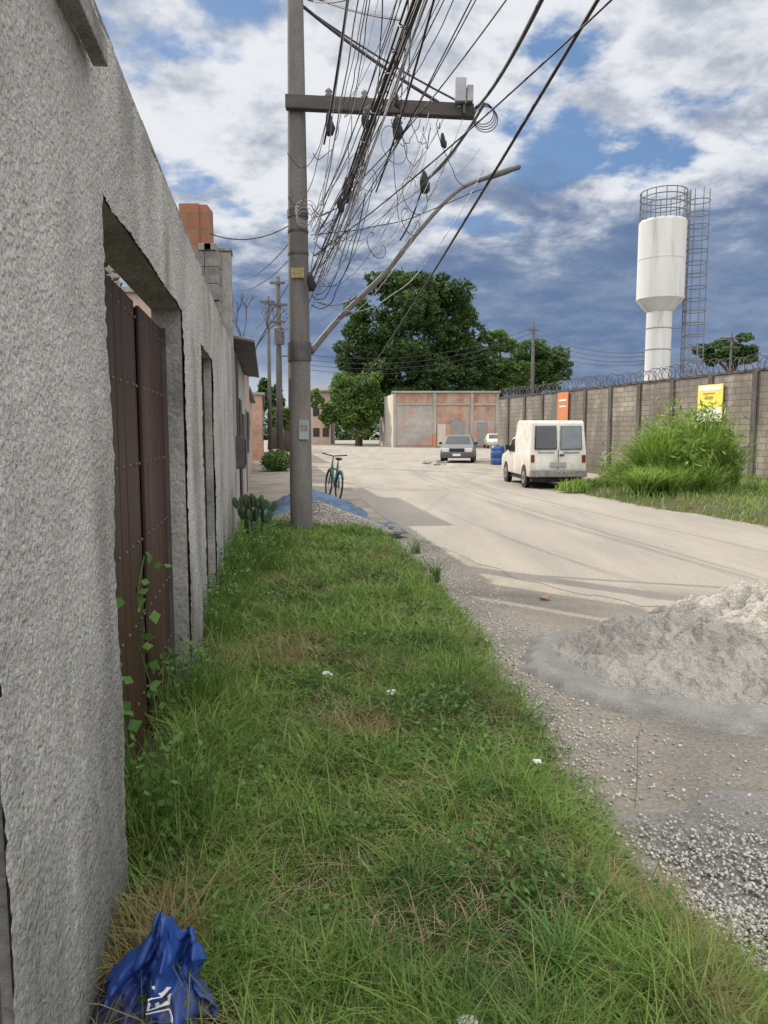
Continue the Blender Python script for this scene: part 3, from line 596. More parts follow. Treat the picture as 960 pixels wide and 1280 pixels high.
wire(at(378,-10,YP+.2),at(500,25,YP-2),.05,.012,'short cable crossing near the pole top','pole top cable',n=6)
wire(at(378,8,YP+.2),at(575,128,YP-.2),.05,.013,'lower diagonal stay cable between pole top and crossarm','lower stays',n=6)
gs='cable joints hanging in the tangle'
for (x,y,Y,s_) in [(433,238,YP-.25,1.3),(411,155,YP-.3,1.2),(496,160,YP-.3,1.2),(530,228,YP-.6,1.1),(456,150,YP-.5,.9),(388,352,YP-.2,1),(495,125,YP-.6,.7),(425,255,YP-.3,.8),(553,175,YP-.4,.7)]:
    cc=at(x,y,Y); mb=MB(); mb.blob(cc,.045*s_,.04*s_,.13*s_,9,7,.25); mb.blob(cc+Vector((.03,0,-.05)),.04*s_,.03*s_,.08*s_,8,6,.25)
    tag(mb.build('cable_joint',m_black,smooth=True),'dark lumpy cable joint hanging in the wire tangle','cable joint',gs)
cc=at(382,268,YP-.18)
mb=MB()
for k in range(4): mb.ring(cc+Vector((.01*k-.02,-.02*k,.03*k-.06)),.10+.012*k,.0045,'y',18,4)
tag(mb.build('wire_coil',m_cablew),'pale wire coil tied to the front of the concrete pole','coil')
gh='service wires to the houses on the left'
for (a,ya,b,yb) in [((372,275),YP,(262,292),10),((372,290),YP,(298,350),15),((374,310),YP,(300,362),16),((374,330),YP,(318,410),20),((347,352),36,(304,440),15)]:
    wire(at(*a,ya),at(*b,yb),.15,.007,'thin service wire crossing to the houses on the left',gh,n=10)
gf='distant wires on the right'
for k in range(4):
    wire(Vector((t4.x,72,t4.z-.3-.5*k)),at(812,440+k*5,42),.8,.02,'distant thin wire sagging between far pole and water tower',gf,n=12)
    wire(Vector((t4.x,72,t4.z-.3-.5*k)),Vector((t6.x,62,t6.z-.4*k)),1.5,.02,'distant thin wire crossing before the big tree','wires crossing the street end',n=16)
wire(at(860,430,42),Vector((t5.x,60,t5.z-.4)),.5,.02,'distant wire between water tower and the right pole top','tower wire',n=10)
# ------------------------------------------------------------------ trees
random.seed(4)
def tree(label,Y,lobes,n,leaf,cols,trunk,name='tree',group=None,thr=-.05):
    r=thing(name,label,'tree',(at(trunk,540,Y).x,Y,0),group=group); L=r.location; pts=[]; k=Y/931
    sub=[]
    for (x,y,rx,ry) in lobes:
        for _ in range(9):
            a=random.uniform(0,2*PI); q=random.uniform(.35,.95); e=random.uniform(-.8,.8)
            s_=random.uniform(.28,.5); sub.append((at(x,y,Y)+Vector((rx*k*q*math.cos(a),rx*k*e,ry*k*q*math.sin(a))),rx*k*s_,ry*k*s_*.85))
        sub.append((at(x,y,Y),rx*k*.75,ry*k*.75))
    tot=sum(a*b for _,a,b in sub)
    for (c_,rx,ry) in sub:
        m_=int(n*rx*ry/tot)+5; v=rng.normal(0,1,(m_*2,3)); v/=np.linalg.norm(v,axis=1)[:,None]
        rad=rng.uniform(.35,1.0,m_*2)**.5*(1+rng.normal(0,.07,m_*2)); q=v*rad[:,None]*np.array([rx,rx,ry])+np.array(c_)
        s2=2.0/(min(rx,ry))
        keep=np.array([noise.noise(Vector(p_)*s2*.6)+.5*noise.noise(Vector(p_)*s2*1.7)>thr for p_ in q]); pts.append(q[keep])
    pts=np.concatenate(pts)-np.array(L)
    m_=leafmat('leaves_'+label[:12],cols,trans=.38); leaves('crown',pts,rng.uniform(.6,1.4,len(pts))*leaf,m_,r,.7,.3)
    cx=[at(x,y,Y)-L for x,y,_,_ in lobes]; low=min(c_.z for c_ in cx)
    mb=MB(); R=leaf*1.2+.12; mb.tube([(0,0,-.1),(.1,0,low*.5),(0,0,low)],[R,R*.8,R*.65],9)
    for c_ in cx: mb.tube(spline([(0,0,low*.8),Vector((c_.x*.4,c_.y*.4,low*.8+(c_.z-low*.8)*.5)),c_],3),[R*.5-R*.06*i for i in range(7)],6)
    mb.build('trunk',m_wood,r,True); return r
dk=[(.02,.045,.014),(.035,.075,.02),(.06,.11,.03),(.10,.16,.05)]
md=[(.045,.09,.02),(.07,.14,.03),(.12,.20,.045),(.18,.25,.07)]
tree('huge dark green rounded tree behind the brick building',95,[(512,372,48,34),(468,412,42,38),(560,392,42,38),(520,425,66,42),(578,440,32,36),(446,440,30,30),(490,358,28,18),(545,360,26,18),(500,468,66,30),(555,478,50,26),(596,462,22,26),(460,490,38,28),(515,500,50,22),(440,505,30,24)],72000,.40,dk,515,thr=-.12)
tree('lighter leafy tree in front of the huge tree at street end',86,[(428,490,20,20),(450,508,28,22),(420,515,18,17),(470,505,20,22),(445,530,22,16),(410,522,12,12),(395,500,10,12),(455,480,20,18)],15000,.30,md,448)
tree('sunlit tree right of the huge tree above the wall corner',100,[(625,428,20,14),(608,450,24,22),(640,462,26,22),(600,478,22,16),(625,480,24,14)],17000,.34,md,625)
tree('spreading green tree behind the distant pole',108,[(662,438,28,16),(688,450,28,18),(655,468,30,20),(704,464,16,12),(640,478,22,14),(680,480,26,12)],17000,.34,[(.03,.07,.015),(.055,.12,.025),(.10,.17,.04)],670)
tree('small dark tree beyond the wall right of the water tower',75,[(905,436,26,16),(932,444,22,12),(890,446,14,10)],7000,.30,dk,910)
tree('dense tree above the left houses near street end',70,[(345,500,10,20),(330,490,12,20)],3000,.3,dk,340)
tree('low green bush tree past the left poles',60,[(352,520,12,16),(368,525,10,14)],3000,.25,md,358)
pts=np.stack([rng.uniform(-110,110,16000),rng.uniform(150,160,16000),rng.uniform(0,1,16000)],1); pts[:,2]*=np.array([5+3*noise.noise(Vector((x*.06,0,0))) + 2*noise.noise(Vector((x*.3,2,0))) for x in pts[:,0]])
o=leaves('treeline',pts,rng.uniform(.7,1.5,16000),leafmat('far_leaves',dk,trans=.1)); tag(o,'distant line of trees along the horizon',kind='stuff')
bu=thing('roadside_bush','low bright green bush at the foot of the far left houses','bush',(at(346,566,30).x,30,0)); n=2600; pp=rng.normal(0,1,(n,3)); pp/=np.linalg.norm(pp,axis=1)[:,None]; pp*=rng.uniform(.4,1,n)[:,None]**.5*np.array([.6,.7,.42]); pp+=rng.normal(0,.07,(n,3)); leaves('leaves',pp+np.array([0,0,.4]),rng.uniform(.06,.14,n),leafmat('bush_leaf',md),bu); mb=MB(); mb.tube([(0,0,0),(0,0,.5)],.04,6); mb.build('stem',m_wood,bu)
bt=thing('bare_tree','thin leafless tree above the houses on the left','tree',(at(322,560,26).x-.4,26,0)); mb=MB()
def br(p,dv,L_,r,dep):
    q=p+dv*L_; mb.tube([p,(p+q)/2+Vector((random.uniform(-.06,.06),0,random.uniform(-.05,.05)))*L_,q],[r,r*.8,r*.6],4)
    if dep:
        for _ in range(3): v=(dv+Vector((random.uniform(-.8,.8),random.uniform(-.8,.8),random.uniform(-.3,.6)))).normalized(); br(q,v,L_*.66,r*.6,dep-1)
br(Vector((0,0,0)),Vector((0,0,1)),3.6,.07,0)
for _ in range(3): br(Vector((0,0,3.5)),Vector((random.uniform(-.6,.6),random.uniform(-.5,.5),1)).normalized(),1.1,.04,4)
mb.build('branches',m_wood,bt)
# ------------------------------------------------------------------ right roadside vegetation
m_tall=leafmat('tall_reed_blades',[(.085,.16,.024),(.15,.25,.04),(.22,.33,.062),(.32,.41,.12)],trans=.38)
n=18000; ys=rng.uniform(10,27,n); xs=np.array([random.uniform(rxe(y)+.05,rwx(y)-.1) for y in ys]); zs=np.array([hr(x,y) for x,y in zip(xs,ys)])
o=blades('roadside_grass',np.stack([xs,ys,zs],1),rng.uniform(.06,.24,n),np.full(n,.022),rng.uniform(.3,1.3,n),leafmat('verge_green',[(.09,.165,.028),(.145,.24,.044),(.20,.285,.064)],dry=(.24,.20,.09),nscale=.5),2); tag(o,'low green grass strip along the block wall',kind='stuff')
def clump(label,px,py,Y,rad,hmin,hmax,n,mat=m_tall,w=.034,name='grass_clump',cat='grass clump',lean=(.08,.55),lv=0):
    c_=at(px,py,Y); r=thing(name,label,cat,(c_.x,Y,.05)); a=rng.uniform(0,2*PI,n)
    # blades rise from several stools inside the clump
    ns=9; sa=rng.uniform(0,2*PI,ns); sr=rad*np.sqrt(rng.uniform(0,1,ns)); sh=rng.uniform(.7,1.08,ns); k=rng.integers(0,ns,n)
    px_=sr[k]*np.cos(sa[k])+rng.normal(0,.10,n); py_=sr[k]*np.sin(sa[k])+rng.normal(0,.10,n)
    h=rng.uniform(hmin,hmax,n)*sh[k]*(1-.2*sr[k]/rad)
    blades('blades',np.stack([px_,py_,np.zeros(n)],1),h,np.full(n,w),rng.uniform(*lean,n),mat,6,parent=r)
    if lv:
        cl=16; ca_=rng.uniform(0,2*PI,cl); cr_=rad*.9*np.sqrt(rng.uniform(0,1,cl)); cz=rng.uniform(.35,.85,cl)*hmax*(1-.35*cr_/rad)
        k=rng.integers(0,cl,lv); pts=np.stack([cr_[k]*np.cos(ca_[k]),cr_[k]*np.sin(ca_[k]),cz[k]],1)+rng.normal(0,1,(lv,3))*np.array([.2,.2,.24]); pts=pts[pts[:,2]>.05]
        leaves('leaves',pts,rng.uniform(.08,.28,len(pts)),mat,r,.22,.2)
    return r
clump('tallest reed grass clump left of the yellow sign',832,600,18.6,.62,1.0,2.45,3400,lv=1600,lean=(.1,.8))
clump('tall reed grass clump directly under the yellow sign',884,600,19.2,.75,1.0,2.5,3600,lv=1700,lean=(.1,.8))
clump('drooping light green grass clump in front of the tall reeds',818,625,17.2,.38,.6,1.3,1300,lean=(.4,1.1))
clump('low grass clump beside the rear of the white van',752,600,20.2,.7,.2,.5,800)
clump('small grass tuft near the van rear wheel',715,605,19.2,.35,.2,.45,400)
clump('bushy weeds between van and tall reeds',782,590,22,.5,.4,.9,900,lv=700)
clump('leafy green clump in front of the reeds on the right',862,618,17.8,.5,.5,1.3,1500,lean=(.3,1.0),lv=500)
# ------------------------------------------------------------------ vehicles
def wheel(parent,x,y,R=.29,w=.17,side=1):
    mb=MB(); mb.cylx((x,y,R),R,w,26); t=mb.build('wheel',m_black,parent,True,bevel=.025)
    mb=MB(); mb.cylx((x+side*w/2,y,R),R*.6,.02,18); mb.build('rim',m_steel,t,bevel=.005)
    mb=MB(); mb.cylx((x+side*(w/2+.012),y,R),R*.2,.02,12); mb.build('hub',m_dsteel,t)
vx=at(693,612,20.4).x
van=thing('delivery_van','old dirty white delivery van with two rear windows parked by the wall','van',(vx,22.3,0),math.radians(2))
hw=.78; tp=lambda z: 1 if z<.95 else 1-.10*(z-.95)
mb=MB(); mb.prof([(-1.93,.33),(-1.97,.55),(-1.95,1.0),(-1.87,1.82),(-1.80,1.87),(-.1,1.9),(.02,1.84),(.10,1.47),(.18,1.43),(.55,1.38),(1.18,.98),(1.9,.86),(2.02,.75),(2.03,.33)],hw,tp); mb.build('body',m_white,van,bevel=.035)
for s in(-1,1):
    x0=.07 if s>0 else -.62; 
    mb=MB(); mb.add([(x0,-1.958,1.12),(x0+.55,-1.958,1.12),(x0+.53,-1.905,1.70),(x0+.02,-1.905,1.70)],[(0,1,2,3)]); w_=mb.build('rear_window',m_glass if s<0 else m_glass2,van)
    so=w_.modifiers.new('s','SOLIDIFY'); so.thickness=.012; so.offset=1
    mb=MB(); a,b,c_,d_=Vector((x0-.02,-1.972,1.10)),Vector((x0+.57,-1.972,1.10)),Vector((x0+.55,-1.915,1.72)),Vector((x0,-1.915,1.72)); mb.tube([a,b,c_,d_,a],.016,6); mb.build('window_seal',m_black if s<0 else m_grey,van)
    mb=MB(); mb.box(s*.70-.05,s*.70+.05,-1.99,-1.95,.74,.94); mb.build('tail_lamp',m_red,van,bevel=.01)
    mb=MB(); mb.box(.78,.90,.75,.83,1.02,1.18) if s>0 else mb.box(-.90,-.78,.75,.83,1.02,1.18); mb.build('wing_mirror',m_black,van,bevel=.01)
    mb=MB(); mb.add([(s*.772,.1,.98),(s*.772,.95,.98),(s*.742,.55,1.33),(s*.742,.1,1.38)],[(0,1,2,3)]); o=mb.build('side_window',m_glass,van); so=o.modifiers.new('s','SOLIDIFY'); so.thickness=.02; so.offset=0
    for y in(-1.25,1.3):
        wheel(van,s*.70,y,side=s)
    for y in(-1.25,1.3):
        mb=MB(); mb.cylx((s*.765,y,.31),.345,.035,24); mb.build('wheel_arch',m_black,van)
for x in (0,-.33,.36): mb=MB(); mb.box(x-.006,x+.006,-1.985,-1.93,.5,1.08) if x==0 else mb.box(x-.22,x+.22,-1.975,-1.955,1.0,1.012); mb.build('door_seam',m_dsteel,van)
mb=MB(); mb.box(-.78,.78,-2.07,-1.96,.34,.52); mb.build('bumper',m_cope,van,bevel=.02)
mb=MB(); mb.box(.04,.16,-2.0,-1.96,.92,.96); mb.build('door_handle',m_black,van,bevel=.005)
mb=MB(); mb.box(-.22,.22,-1.995,-1.975,.62,.74); mb.build('number_plate',m_cablew,van)
mb=MB(); mb.box(-.7,.7,-1.9,1.9,.2,.34); mb.build('underbody',m_black,van)
cx_=at(578,578,38).x
car=thing('parked_car','grey hatchback facing the camera in the middle distance','car',(cx_,39.8,0),PI+math.radians(-9))
tp2=lambda z: 1 if z<.85 else 1-.26*(z-.85)/.55
mb=MB(); mb.prof([(-1.85,.25),(-1.9,.6),(-1.8,.88),(-1.55,1.3),(-1.3,1.38),(.1,1.42),(.3,1.38),(.95,.95),(1.75,.82),(1.9,.68),(1.93,.25)],.84,tp2); mb.build('body',m_grey,car,bevel=.05,segs=3)
mb=MB(); mb.add([(-.66,.99,.94),(.66,.99,.94),(.56,.42,1.345),(-.56,.42,1.345)],[(0,1,2,3)]); o=mb.build('windscreen',m_glass,car); so=o.modifiers.new('s','SOLIDIFY'); so.thickness=.03; so.offset=0
for s in(-1,1):
    mb=MB(); mb.box(s*.58-.19,s*.58+.19,1.86,1.95,.56,.76); mb.build('headlamp',m_chrome,car,bevel=.02)
    mb=MB(); mb.box(min(s*.84,s*1.0),max(s*.84,s*1.0),.72,.8,.92,1.05); mb.build('wing_mirror',m_black,car,bevel=.01)
    mb=MB(); mb.add([(s*.80,-1.2,.92),(s*.80,.75,.92),(s*.665,.25,1.30),(s*.665,-1.1,1.30)],[(0,1,2,3)]); o=mb.build('side_window',m_glass,car); so=o.modifiers.new('s','SOLIDIFY'); so.thickness=.04; so.offset=0
    for y in(-1.2,1.25): wheel(car,s*.77,y,.3,.18,s)
mb=MB(); mb.box(-.38,.38,1.9,1.945,.58,.74); mb.build('grille',m_black,car,bevel=.01)
mb=MB(); mb.box(-.84,.84,1.86,2.0,.28,.5); mb.build('bumper',m_dsteel,car,bevel=.03)
mb=MB(); mb.box(-.2,.2,2.0,2.012,.36,.47); mb.build('number_plate',m_signw,car)
c_=at(612,553,76); wc=thing('white_car','small white car glimpsed beyond the blue barrel','car',(c_.x,74,0),.0)
mb=MB(); mb.prof([(-1.85,.3),(-1.9,.7),(-1.5,.9),(-1.1,1.4),(.3,1.42),(.95,.95),(1.8,.8),(1.9,.3)],.7,tp2); mb.build('body',m_white,wc,bevel=.05)
mb=MB(); mb.add([(-.6,-1.47,.98),(.6,-1.47,.98),(.55,-1.18,1.34),(-.55,-1.18,1.34)],[(0,1,2,3)]); o=mb.build('rear_window',m_glass,wc); so=o.modifiers.new('s','SOLIDIFY'); so.thickness=.05; so.offset=0
for s in(-1,1):
    for y in(-1.2,1.25): wheel(wc,s*.62,y,.3,.18,s)
c_=at(622,572,36); r=thing('barrel','upright blue plastic barrel by the road left of the van','barrel',(c_.x,36,0)); mb=MB(); mb.lathe([(.30,0),(.33,.08),(.34,.3),(.32,.32),(.34,.34),(.34,.65),(.32,.67),(.33,.7),(.31,.88),(.24,.92)],n=16); mb.build('drum',m_bluep,r,True); mb=MB(); mb.lathe([(.08,.921),(.08,.96)],n=10); mb.build('lid',m_black,r)
bp_=P(414,626); bk=thing('bicycle','teal bicycle standing beside the road past the gravel pile','bicycle',(bp_.x,bp_.y+.4,0),0); bk.rotation_euler=(0,math.radians(6),math.radians(17))
for y in(-.52,.52):
    mb=MB(); mb.ring((0,y,.33),.31,.022,'x',30,6); t_=mb.build('wheel',m_black,bk,True)
    mb=MB(); 
    for k in range(12): a=2*PI*k/12; mb.tube([(0,y,.33),(0,y+.3*math.cos(a),.33+.3*math.sin(a))],.0025,3)
    mb.build('spokes',m_steel,t_)
    mb=MB(); pts=[(0,y+.36*math.cos(a),.33+.36*math.sin(a)) for a in np.linspace(.3,2.6,9)]; mb.tube(pts,.02,5); mb.build('mudguard',m_teal,bk,True)
mb=MB(); A=(0,-.52,.33);B=(0,-.08,.3);Cc=(0,-.2,.82);D=(0,.34,.85);Fk=(0,.52,.33)
for a,b in((A,B),(B,Cc),(Cc,A),(B,D),((0,-.17,.7),(0,.36,.72))): mb.tube([a,b],.02,7)
mb.tube([D,(0,.40,.7),Fk],.018,7); mb.build('frame',m_teal,bk,True)
mb=MB(); mb.tube([D,(0,.31,1.0)],.014,6); mb.tube([(-.3,.2,1.05),(-.2,.3,1.03),(0,.33,1.0),(.2,.3,1.03),(.3,.2,1.05)],.015,6); mb.build('handlebar',m_black,bk,True)
mb=MB(); mb.tube([Cc,(0,-.22,.93)],.013,6); mb.blob((0,-.24,.95),.085,.14,.035,10,6); mb.build('saddle',m_black,bk,True)
mb=MB(); mb.tube([(-.12,-.08,.2),(-.03,-.08,.3),(.03,-.08,.3),(.12,-.08,.4)],.01,5); mb.cylx((.03,-.08,.3),.08,.01,14); mb.build('pedals',m_dsteel,bk)
# ------------------------------------------------------------------ piles
def pile(name,label,cat,hf,x0,x1,y0,y1,nx,ny,mat):
    cx,cy=(x0+x1)/2,(y0+y1)/2; o=grid(name,lambda y:x0,lambda y:x1,y0,y1,nx,ny,hf,mat,True,None,(cx,cy,0)); o.location=(cx,cy,0); tag(o,label,cat); return o
def g(x,y,cx,cy,sx,sy): return math.exp(-((x-cx)/sx)**2-((y-cy)/sy)**2)
def cone(x,y,cx,cy,r,ry=None):
    dd=math.hypot((x-cx),(y-cy)*(r/(ry or r)))/r; return max(0,1-dd)
def hs_(x,y):
    dd=math.hypot(x-2.55,(y-4.95)*1.38)/1.48; dd+=.10*vn(x,y,2.2)+.04*vn(x,y,6)
    b=.30*max(0,1-max(0,dd)**1.5)
    b+=(.20*g(x,y,3.0,5.25,.60,.36)+.07*g(x,y,2.5,5.3,.22,.22)+.07*g(x,y,1.85,5.0,.30,.25)+.08*g(x,y,3.7,5.0,.5,.45))*(1 if dd<1 else 0)
    e=max(0,min(1,(1-dd)*5)); hi=max(0,min(1,(x-1.7)/.9)); lump=abs(vn(x+.15*vn(x,y,9),y+.1*vn(y,x,7),4.0))
    r=.07*vn(x,y,2.3)+(.07+.11*hi)*lump+(.04+.05*hi)*abs(vn(x,y,10))+.022*vn(x,y,24)+.012*vn(x,y,55)
    return -.035+.03*e+b*.90+r*e
pile('sand_pile','large pale heap of builders sand at the right edge of the road','sand heap',hs_,.8,4.3,3.6,6.5,240,200,m_sand)
def hm_(x,y):
    dd=math.hypot(x-2.45,(y-4.8)*1.28)/1.58+.10*vn(x,y,1.8)+.035*vn(x,y,7); t=max(0,min(1,(1-dd)*16)); t=t*t*(3-2*t)
    rim=math.exp(-((dd-.91)/.035)**2)
    return -.02+.045*t+.022*rim+.012*vn(x,y,9)*t+.005*vn(x,y,25)*t
pile('dried_mortar','grey crust of dried mortar around the foot of the sand heap','mortar',hm_,.5,4.2,3.2,6.4,180,150,m_mortar)
gp=at(398,650,11.7)
def stones(name,fx,n,smin,smax,mat,label,zf):
    ph=(1+5**.5)/2; iv=np.array([(-1,ph,0),(1,ph,0),(-1,-ph,0),(1,-ph,0),(0,-1,ph),(0,1,ph),(0,-1,-ph),(0,1,-ph),(ph,0,-1),(ph,0,1),(-ph,0,-1),(-ph,0,1)],float); iv/=np.linalg.norm(iv[0])
    fa=np.array([(0,11,5),(0,5,1),(0,1,7),(0,7,10),(0,10,11),(1,5,9),(5,11,4),(11,10,2),(10,7,6),(7,1,8),(3,9,4),(3,4,2),(3,2,6),(3,6,8),(3,8,9),(4,9,5),(2,4,11),(6,2,10),(8,6,7),(9,8,1)])
    P_=[]
    while len(P_)<n:
        x,y=fx(); P_.append((x,y,zf(x,y)))
    P_=np.array(P_); s=rng.uniform(smin,smax,(n,1,1))*np.stack([rng.uniform(.7,1.2,n),rng.uniform(.7,1.2,n),rng.uniform(.45,.9,n)],1)[:,None,:]
    V=iv[None]*(1+rng.normal(0,.12,(n,12,1)))*s; a=rng.uniform(0,2*PI,n); ca_,sa=np.cos(a)[:,None],np.sin(a)[:,None]
    V=np.stack([V[:,:,0]*ca_-V[:,:,1]*sa,V[:,:,0]*sa+V[:,:,1]*ca_,V[:,:,2]+V[:,:,0]*rng.normal(0,.3,(n,1))],2)+P_[:,None,:]
    Fa=(np.arange(n)[:,None,None]*12+fa[None]).reshape(-1,3)
    o=npmesh(name,V.reshape(-1,3),Fa,mat); tag(o,label,kind='stuff'); return o
m_stone=leafmat('gravel_stone',[(.25,.243,.23),(.36,.35,.33),(.46,.445,.415),(.56,.54,.505),(.40,.34,.28)],trans=0)
def hgr(x,y): return .09*max(0,min(1,(x-float(xe(y))+.1)/.5))*max(0,min(1,(3.2-y)/1.0))+.02*vn(x,y,3)
struct(grid('gravel_bed',lambda y:float(xe(y))-.12,lambda y:float(xe(y))+3.2,.8,4.0,60,60,lambda x,y:hgr(x,y)-.015,M('gravel_dust',(.30,.285,.262),(.19,.18,.167),scale=1.8,rough=1,bump=1,bscale=60,bdist=.015,fine=.3,fscale=70)),'gravelly dirt')
def fx():
    while 1:
        y=random.uniform(1.0,3.6); e=float(xe(y)); x=e-.12+3*random.random()**1.5
        if random.random()<max(.012,min(1,(2.85-y)*1.3))*(1.0 if vn(x,y,3)>-.25 else .4): return x,y
stones('gravel',fx,38000,.0035,.009,m_stone,'loose grey gravel beside the grass at the lower right',lambda x,y:hgr(x,y)+random.uniform(-.006,.006))
def fx2():
    y=random.uniform(3.0,11); e=float(xe(y)); return e-.1+abs(random.gauss(0,.28)),y
stones('road_edge_stones',fx2,2600,.004,.011,m_stone,'scattered small stones along the verge edge',lambda x,y:.004+max(0,hv(x,y)))
def hg2(x,y): return .50*cone(x,y,gp.x,gp.y-.3,1.25,1.1)+.02*vn(x,y,6)+.03
pile('gravel_heap','beige gravel heap piled behind the concrete pole base','gravel heap',lambda x,y:hg2(x,y)-.03,gp.x-1.3,gp.x+1.3,gp.y-1.6,gp.y+1.0,60,60,M('gravel_fines',(.36,.32,.28),(.25,.225,.2),scale=9,bump=1,bscale=60,bdist=.03,fine=.4,fscale=40))
def fx3():
    a=random.uniform(0,2*PI); r=1.25*math.sqrt(random.random()); return gp.x+r*math.cos(a),gp.y-.3+r*math.sin(a)*.9
stones('heap_gravel',fx3,7000,.01,.022,leafmat('heap_stone',[(.22,.2,.18),(.32,.29,.255),(.42,.385,.34)],trans=0),'loose stones covering the gravel heap behind the pole',lambda x,y:hg2(x,y)-.025)
tpc=at(385,620,13.2)
def ht(x,y):
    b=.54*cone(x,y,tpc.x,tpc.y,1.15,1.3)**.8+.08*cone(x,y,tpc.x+1.2,tpc.y-1.4,1.1,1.4)
    return b+.05*vn(x,y,4)+.05*abs(vn(x,y,8))
o=grid('tarpaulin',lambda y:tpc.x-1.05-.1*math.sin(y*3),lambda y:tpc.x+.9+.4*max(0,(13-y))+.14*math.sin(y*5),tpc.y-1.6,tpc.y+1.3,80,80,ht,m_bluetarp,True,None,(tpc.x,tpc.y,0)); o.location=(tpc.x,tpc.y,.03); tag(o,'crumpled blue tarpaulin covering a heap behind the pole','tarpaulin')
fc=at(452,652,11.6)
def hf_(x,y): return .05+.05*g(x,y,fc.x-.2,fc.y,.6,.5)+.05*vn(x,y,5)+.04*abs(vn(x,y,11))
o=grid('tarpaulin_flap',lambda y:fc.x-.7+.12*math.sin(y*7),lambda y:fc.x+.38+.35*(fc.y-y)+.12*math.sin(y*11),fc.y-.9,fc.y+.9,50,60,hf_,M('dark_tarp_cloth',(.045,.06,.075),(.12,.125,.13),scale=8,rough=.7,bump=.5,bscale=10,bdist=.03),True,None,(fc.x,fc.y,0)); o.location=(fc.x,fc.y,0); tag(o,'dark crumpled tarpaulin sheet lying between gravel heap and road','tarpaulin')
# ------------------------------------------------------------------ cactus, weeds, vine
cc=at(316,690,8.6); ct=thing('prickly_pear','green prickly pear cactus against the wall end','cactus',(cc.x+.04,8.7,.15)); m_cact=M('cactus_skin',(.03,.065,.028),(.065,.10,.045),scale=14,rough=.7,bump=.3,bscale=40,c3=(.12,.11,.07),s3=9,t3=(.6,.75))
random.seed(5)
def pad(p,a,s,dep):
    d_=Vector((math.sin(a),random.uniform(-.25,.25),math.cos(a))).normalized(); c_=p+d_*s; R=Matrix.Rotation(random.uniform(-1.1,1.1),3,'Z')@Matrix.Rotation(a,3,'Y')
    mb=MB(); mb.blob(c_,s*.52,s*.13,s,12,9,.03,R); mb.build('pad',m_cact,ct,True)
    if dep:
        for k in (-1,1): pad(c_+d_*s*.85+Vector((k*s*.15,random.uniform(-.06,.06),0)),a*.25+k*random.uniform(.1,.4),s*random.uniform(.8,.95),dep-1)
pad(Vector((0,0,-.02)),.05,.105,3); pad(Vector((-.07,.1,0)),-.10,.105,3)
for i,(px,py,lab) in enumerate([(290,735,'tall weeds growing at the wall foot near the cactus'),(305,700,'weed clump below the prickly pear cactus'),(255,800,'tuft of weeds at the wall foot past the gate'),(222,890,'weeds growing in front of the gate corner'),(190,1050,'leafy weeds at the near corner of the gate'),(345,690,'tuft of grass left of the concrete pole base'),(330,715,'taller weeds between the cactus and the concrete pole'),(275,770,'leafy weeds at the wall foot beyond the side door'),(300,715,'tangled weeds hiding the lowest cactus pads')]):
    b=P(px,py,.2); r=thing('weed_clump',lab,'weeds',(b.x,b.y,.17)); n=340; a=rng.uniform(0,2*PI,n); rr=.19*np.sqrt(rng.uniform(0,1,n)); p=np.stack([rr*np.cos(a)+.03,rr*np.sin(a),np.zeros(n)],1)
    blades('stems',p,rng.uniform(.16,.50,n),np.full(n,.006),rng.uniform(.2,.9,n),g_green,4,parent=r)
    n=300; a=rng.uniform(0,2*PI,n); rr=.19*np.sqrt(rng.uniform(0,1,n)); p=np.stack([rr*np.cos(a)+.03,rr*np.sin(a),rng.uniform(.03,.38,n)],1); leaves('leaves',p,rng.uniform(.015,.045,n),g_weed,r)
for (px,py,lab,hh,n) in [(700,1215,'big star shaped grass tuft at the bottom right of the verge',.26,60),(545,725,'upright grass tuft at the verge edge by the road',.4,70),(525,1115,'broad bladed grass tuft in the lower middle of the verge',.2,50),(300,1190,'dark leafy tuft near the blue bag',.2,60),(430,1050,'loose grass tuft in the middle of the near verge',.18,50),(520,690,'thin seeding grass tuft at the far end of the verge edge',.35,50),(600,1000,'spreading grass tuft near the verge edge by the gravel',.2,50)]:
    b=P(px,py,.2); r=thing('grass_tuft',lab,'grass tuft',(b.x,b.y,.18)); p=rng.normal(0,.025,(n,3)); p[:,2]=0; blades('blades',p,rng.uniform(.5,1,n)*hh,np.full(n,.007),rng.uniform(.4,1.5,n),g_weed,5,parent=r)
b=P(794,1010,.05); mb=MB(); mb.tube([b,b+Vector((.004,0,.15)),b+Vector((.0,0,.28)),b+Vector((.012,0,.36))],[.0022,.002,.0016,.001],5); tag(mb.build('dry_stalk',g_dry),'single pale dry stalk standing in the wet dirt at right','stalk')
vn_=thing('climbing_vine','thin climbing vine with heart shaped leaves over the lower gate','vine',wp(u_g0+.5,.05,.2)); mb=MB(); lp=[]
for sx,hh in ((0,.35),(.15,.5),(.3,.15),(.8,.45)):
    q=[wp(u_g0+.2+sx+.05*math.sin(z*9+sx*5),.09-.03*math.sin(z*6),z) for z in np.arange(.2,.62+hh,.06)]; mb.tube(q,.003,5)
    for w_ in q: lp.append(tuple(w_-vn_.location+Vector((random.uniform(-.02,.03),random.uniform(-.05,.05),random.uniform(-.02,.02)))))
mb.build('stem',g_weed,vn_,shift=True); lp=np.array(lp*3)+rng.normal(0,.018,(len(lp)*3,3)); leaves('leaves',lp,rng.uniform(.025,.06,len(lp)),g_weed,vn_,.85,.2)
